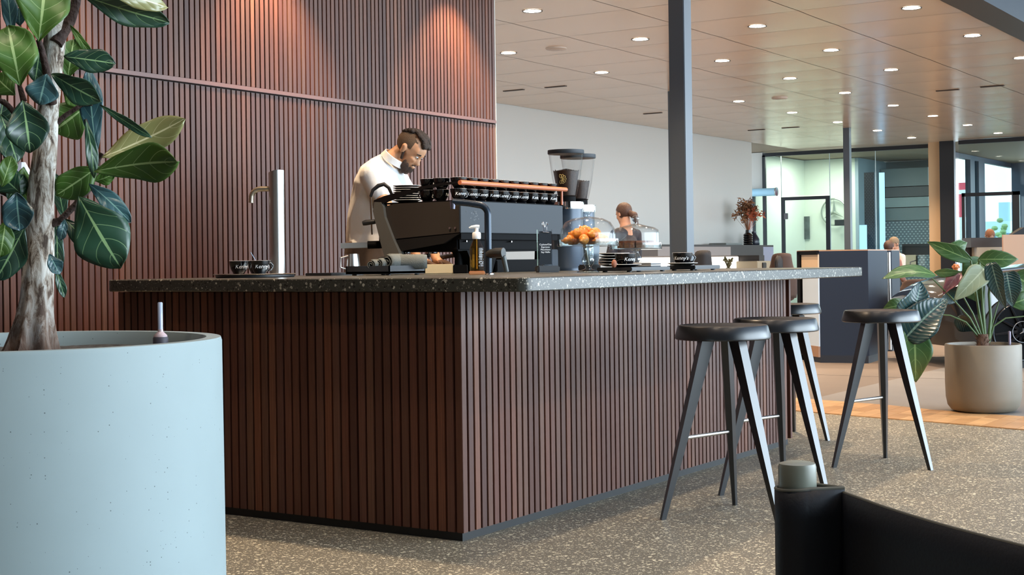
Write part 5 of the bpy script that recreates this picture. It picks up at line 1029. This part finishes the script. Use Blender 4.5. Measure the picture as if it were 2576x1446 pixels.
# vases with dried flowers
v0 = ay(1882, 612, 11.1); t = thing('ribbed_vase', 'black ribbed vase holding orange dried flowers on the console', 'vase', (v0.x, 11.1, 1.335)); pr = [(0, 0), (.075, 0)]
for k in range(5): pr += [(.085, .01+k*.042), (.092, .024+k*.042), (.085, .038+k*.042), (.078, .042+k*.042)]
B().lathe(pr+[(.05, .235), (.045, .29), (.04, .29), (0, .2)], 32).build('vase', BLKG, t)
DF = mat('dried_orange', L((206, 118, 84)), .7); DFB = mat('dried_brown', L((150, 104, 70)), .7)
q = B(); q2 = B(); random.seed(14)
for k in range(46):
    a = random.gauss(-.02, .30); b = random.gauss(0, .15); ln = random.uniform(.28, .6); e_ = Vector((0, 0, .25))+(RT*sin(a)+FW*b+ZZ*cos(a)).normalized()*ln; Q = q if e_.dot(RT) > -.02 and e_.z < .68 else q2
    Q.tube([(0, 0, .24), tuple(e_)], [.003, .002], 5)
    for j in range(11): f = e_+Vector((random.gauss(0, .03), random.gauss(0, .03), random.gauss(0, .035))); d_ = Vector((random.gauss(0, 1), random.gauss(0, 1), random.gauss(0, 1))).normalized()*.055; w_ = d_.orthogonal().normalized()*.018; Q.add([f-d_, f+w_, f+d_, f-w_], [(0, 1, 2, 3)])
q.build('dried_flowers', DF, t, smooth=0)['kind'] = 'stuff'; q2.build('dried_grass', DFB, t, smooth=0)['kind'] = 'stuff'
v1 = ay(1897, 612, 11.25); tag(B().lathe([(0, 0), (.10, 0), (.11, .02), (.105, .12), (.06, .2), (.045, .22), (.045, .27), (.04, .27), (0, .2)], 28, (v1.x, 11.25, 1.335)).build('dark_vase', mat('vase_navy', L((24, 30, 44)), .3)), 'plain dark bottle-shaped vase behind the ribbed vase', 'vase')
tag(B().rbox(v1.x-1.75, v1.x-1.0, 11.05, 11.4, 1.336, 1.375, .01).build('paper_stack', mat('paper_grey', L((128, 132, 128)), .7)), 'flat grey stack lying on the console left of the vases', 'stack')
def shell_chair(px, py, d, w_, h0, label, face, m1):
    p = ad(px, py, d); f = Vector(face).normalized(); s_ = ZZ.cross(f); t = thing('shell_chair', label, 'chair', (p.x, p.y, 0)); zt = p.z; q = B(); vs = []
    n_, k_ = 12, 10
    for i in range(n_+1):
        for j in range(k_+1):
            u = 2*j/k_-1; v = i/n_; ww = w_/2*(1-.25*max(0, v-.6)/.4*abs(u)**3)*(.80+.2*sin(pi*min(v+.2, 1))); z = h0+(zt-h0)*v-.05*abs(u)**4*(v > .7); c = s_*u*ww-f*(.22-.10*u*u+.06*v)+ZZ*z; vs.append(tuple(c))
    o = q.add(vs, [(i*(k_+1)+j, i*(k_+1)+j+1, (i+1)*(k_+1)+j+1, (i+1)*(k_+1)+j) for i in range(n_) for j in range(k_)]).build('backrest', m1, t, smooth=80); o.modifiers.new('s', 'SOLIDIFY').thickness = .03
    MM = head_frame((0, 0, h0), f, ZZ); B().ell((0, 0, 0), (.23, w_/2*.9, .06), MM).build('seat', m1, t); B().tube([(0, 0, .06), (0, 0, h0-.03)], .025, 12).build('column', BLK, t)
    for k in range(5): a = 2*pi*k/5; B().tube([(0, 0, .07), (.28*cos(a), .28*sin(a), .03)], [.02, .013], 8).build('leg', BLK, t)
    return t
BRN = mat('chair_brown', L((76, 58, 50)), .8); DKB = mat('chair_black', L((30, 28, 30)), .7)
brc = shell_chair(1960, 637, 20.2, .46, .52, 'brown upholstered chair with a rounded back, seen over the end of the worktop', FW, BRN)
fc_ = ad(1959, 664, 19.9)-Vector(brc.location); B().ell(tuple(fc_), (.10, .05, .12), n=12, m_=8, jit=.2).build('fur_cushion', DKB, brc)  # dark fur cushion resting on the chair, built as a child of it
shell_chair(1762, 630, 15.5, .30, .5, 'black chair back to the right of the wide pillar', FW, DKB)
shell_chair(2300, 702, 19.5, .7, .42, 'dark brown low chair behind the philodendron', FW, BRN)
# far desk with monitor, lamp, box
t = thing('office_desk', 'office desk far back between the booths and the beige pillar', 'desk', tuple(az(2300, 772, 0).xy)+(0,)); p = Vector(t.location)
for x, y in ((-.3, -.9), (-.3, .9), (.4, -.9), (.4, .9)): B().box(x-.02, x+.02, y-.02, y+.02, 0, .72).build('leg', STEEL, t, smooth=0)
B().rbox(-.4, .5, -1, 1, .72, .76, .005).build('desk_top', mat('desk_wood', L((200, 170, 130)), .5), t); dd_ = p.dot(FW)
def on(px, py, d): return ad(px, py, d)
m0 = on(2303, 626, dd_-.1); t = thing('monitor', 'wide black monitor seen from behind on the far desk', 'monitor', (m0.x, m0.y, .76), -YAW*0); W2 = 68/FPX*dd_/2
MM = Matrix.Rotation(atan2(RT.y, RT.x), 4, 'Z'); B().box(-W2, W2, -.03, .0, m0.z-.76-.13, m0.z-.76+.11, MM).build('panel', DKB, t, smooth=0); B().box(-.04, .04, -.02, .02, .0, m0.z-.76, MM).build('stand', DKB, t, smooth=0); B().box(-.15, .15, -.1, .1, 0, .012, MM).build('base', DKB, t, smooth=0)
m0 = on(2275, 658, dd_-.3); t = thing('desk_screen', 'cream divider panel standing on the far desk', 'panel', (m0.x, m0.y, .76)); B().box(-.24, .24, -.02, .02, 0, m0.z-.76+.14, MM).build('panel', mat('cream_panel', L((214, 200, 164)), .6), t, smooth=0); B().box(-.24, -.22, -.03, .03, 0, m0.z-.76+.15, MM).build('post', BLK, t, smooth=0)
m0 = on(2290, 650, dd_-.62); t = thing('desk_lamp', 'small black angled desk lamp in front of the cream panel', 'lamp', (m0.x, m0.y, .76)); B().tube([(0, 0, 0), (0, 0, .02)], .06, 16).build('base', BLK, t); B().tube([(0, 0, .02), tuple(ZZ*.2), tuple(ZZ*.24+RT*.14)], .014, 8).build('arm', BLK, t)
q = B(); random.seed(5)
for k in range(5):
    m0 = on(2272+k*13, 690, dd_-.45); tag(B().rbox(-.06, .06, -.05, .05, 0, .02+.03*(k % 3), .004).build('desk_item', [NAP, DC, mat('item_white', L((230, 225, 215)), .5)][k % 3], loc=(m0.x, m0.y, .76)), '%s small item from the left lying on the far desk' % ['first', 'second', 'third', 'fourth', 'fifth'][k], 'desk item', 'items on the far desk')
# dark cabinet with machine at the right, wood panel
m0 = on(2475, 598, 25.0); t = thing('dark_cabinet', 'dark cabinet carrying a pale office machine, at the right behind the philodendron', 'cabinet', (m0.x, m0.y, 0)); w5 = 42/FPX*25
B().box(-w5, w5, -.2, .3, 1.22, m0.z, MM).build('top_box', DC, t, smooth=0); B().box(-w5, w5, .1, .3, 0, 1.22, MM).build('back', DC, t, smooth=0); B().box(-w5, w5, -.2, .3, 0, .9, MM).build('base', DC, t, smooth=0)
B().rbox(-w5*.6, w5*1.0, -.18, .1, .9, 1.24, .01).build('spacer', DC, t) if False else None
B().box(-w5*.65, w5*1.1, -.22, .08, .92, 1.22, MM).build('machine', mat('machine_cream', L((178, 168, 150)), .5), t, smooth=0); B().box(w5*.25, w5*1.05, -.26, -.2, 1.0, 1.16, MM).build('machine_slot', DC, t, smooth=0)
me = text_mesh('lp', .12, shear=.4); me.transform(MM); me.materials.append(DKB); lo_ = MM @ Vector((-w5*.25, -.232, 1.09)); link('lettering', me, t, loc=tuple(lo_))
m0 = on(2552, 590, 24.0); t = thing('wood_screen', 'wood-coloured desk screen at the right edge with a black item on top', 'panel', (m0.x, m0.y, 0)); w6 = 30/FPX*24; B().box(-w6, w6*2, -.03, .03, .75, m0.z, MM).build('panel', mat('screen_wood', L((196, 150, 116)), .5), t, smooth=0); B().box(-w6, w6*2, -.5, .5, .7, .75, MM).build('desk', DC, t, smooth=0)
for x in (-w6+.03, w6*2-.03): B().box(x-.03, x+.03, -.4, .4, 0, .7, MM).build('leg', DC, t, smooth=0)
q = B().extr([MM @ Vector((-.05, -.03, m0.z)), MM @ Vector((.4, -.03, m0.z)), MM @ Vector((.4, -.03, m0.z+.12)), MM @ Vector((.15, -.03, m0.z+.12))], MM @ Vector((0, .2, 0))); q.build('black_wedge', DKB, t, smooth=0)
# ------------------------------------------------------------------ car at the right edge
CP = mat('car_black', L((10, 11, 15)), .08, coat=1.); hub = ad(2566, 833, 13.7); CO = Vector((hub.x, hub.y, 0)); car = thing('car', 'glossy black car cut by the right edge behind the philodendron', 'car', tuple(CO), atan2(RT.y, RT.x))
# local x: to the picture's right (tail), y: away
sec = [(-.78, .30, .62), (-.74, .22, .68), (-.55, .20, .80), (-.25, .20, .90), (.2, .20, .96), (.7, .20, 1.0), (1.0, .20, 1.20), (1.35, .20, 1.40), (2.2, .2, 1.45), (3.0, .2, 1.38), (3.6, .22, 1.05), (3.8, .3, .95)]
vs = []; n = 10
for x, zb, zt_ in sec:
    ins = .16 if abs(x) < .4 or True else 0; wd_ = 1.75; nz_ = .0; tuck = .30 if x < -.6 else .0
    hi = [(tuck, zb), (tuck*.6, zb+.1), (-.0+tuck*.3, (zb+zt_)*.5), (.02+tuck*.3, min(zt_, .92)*.97), (.10+tuck*.3 if zt_ < 1.05 else .26, zt_*.985), (.35, zt_), (1.4, zt_), (1.65 if zt_ < 1.05 else 1.5, zt_*.985), (1.75, min(zt_, .92)*.97), (1.75, zb)]
    vs += [(x, y_+.0, z_) for y_, z_ in hi]
fs = [tuple(range(n)), tuple(range((len(sec)-1)*n, len(sec)*n))]+[(i*n+j, i*n+(j+1) % n, (i+1)*n+(j+1) % n, (i+1)*n+j) for i in range(len(sec)-1) for j in range(n)]
o = B().add(vs, fs).build('body', CP, car, smooth=50)
cyl = B().tube([(0, -.3, .35), (0, .35, .35)], .40, 32); me = cyl.mesh('cut'); co = bpy.data.objects.new('wheel_cut', me)
bo_tmp = None
B().tube([(0, -.03, .35), (0, .22, .35)], .355, 40).build('tyre', mat('rubber', L((16, 16, 18)), .6), car)
RIM = mat('rim_dark', L((40, 42, 46)), .25, .8); q = B(); q.tube([(0, -.045, .35), (0, -.02, .35)], .27, 40); q.build('rim', MD, car)
for k in range(10): a = 2*pi*k/10; q = B(); q.tube([(.05*cos(a), -.06, .35+.05*sin(a)), (.26*cos(a+.1), -.05, .35+.26*sin(a+.1))], [.02, .012], 6).build('spoke', RIM, car)
q = B().tube([(.27*cos(b), -.05, .35+.27*sin(b)) for b in [j*pi/24 for j in range(49)]], .008, 6, cap=False).build('rim_ring', RIM, car)
q = B(); R3 = .10; q.tube([(R3*cos(b), -.085, .35+R3*sin(b)) for b in [j*pi/16 for j in range(33)]], .0035, 6, cap=False)
for k in range(3): a = pi/2+k*2*pi/3; q.tube([(0, -.085, .35), (.035*cos(a), -.085, .35+.035*sin(a))], [.007, .003], 6)
q.build('hub_emblem', mat('hub_grey', L((120, 122, 126)), .4, .5), car)
B().ell((0, 0, 0), (.10, .06, .035), n=16, m_=8).build('headlamp', CHROME, car, loc=(-.62, .12, .60)); B().extr([(.75, .06, .98), (1.05, .08, 1.02), (2.9, .08, 1.02), (2.6, .16, 1.32), (1.35, .16, 1.34)], (0, .01, 0)).build('side_window', mat('car_glass', L((150, 150, 160)), .03, coat=1), car, smooth=0)
t_ = [Vector((-.75, .10, .70)), Vector((-.3, .02, .92)), Vector((.4, .02, .985)), Vector((.9, .05, 1.0))]; B().tube(t_, .008, 6).build('chrome_strip', CHROME, car)
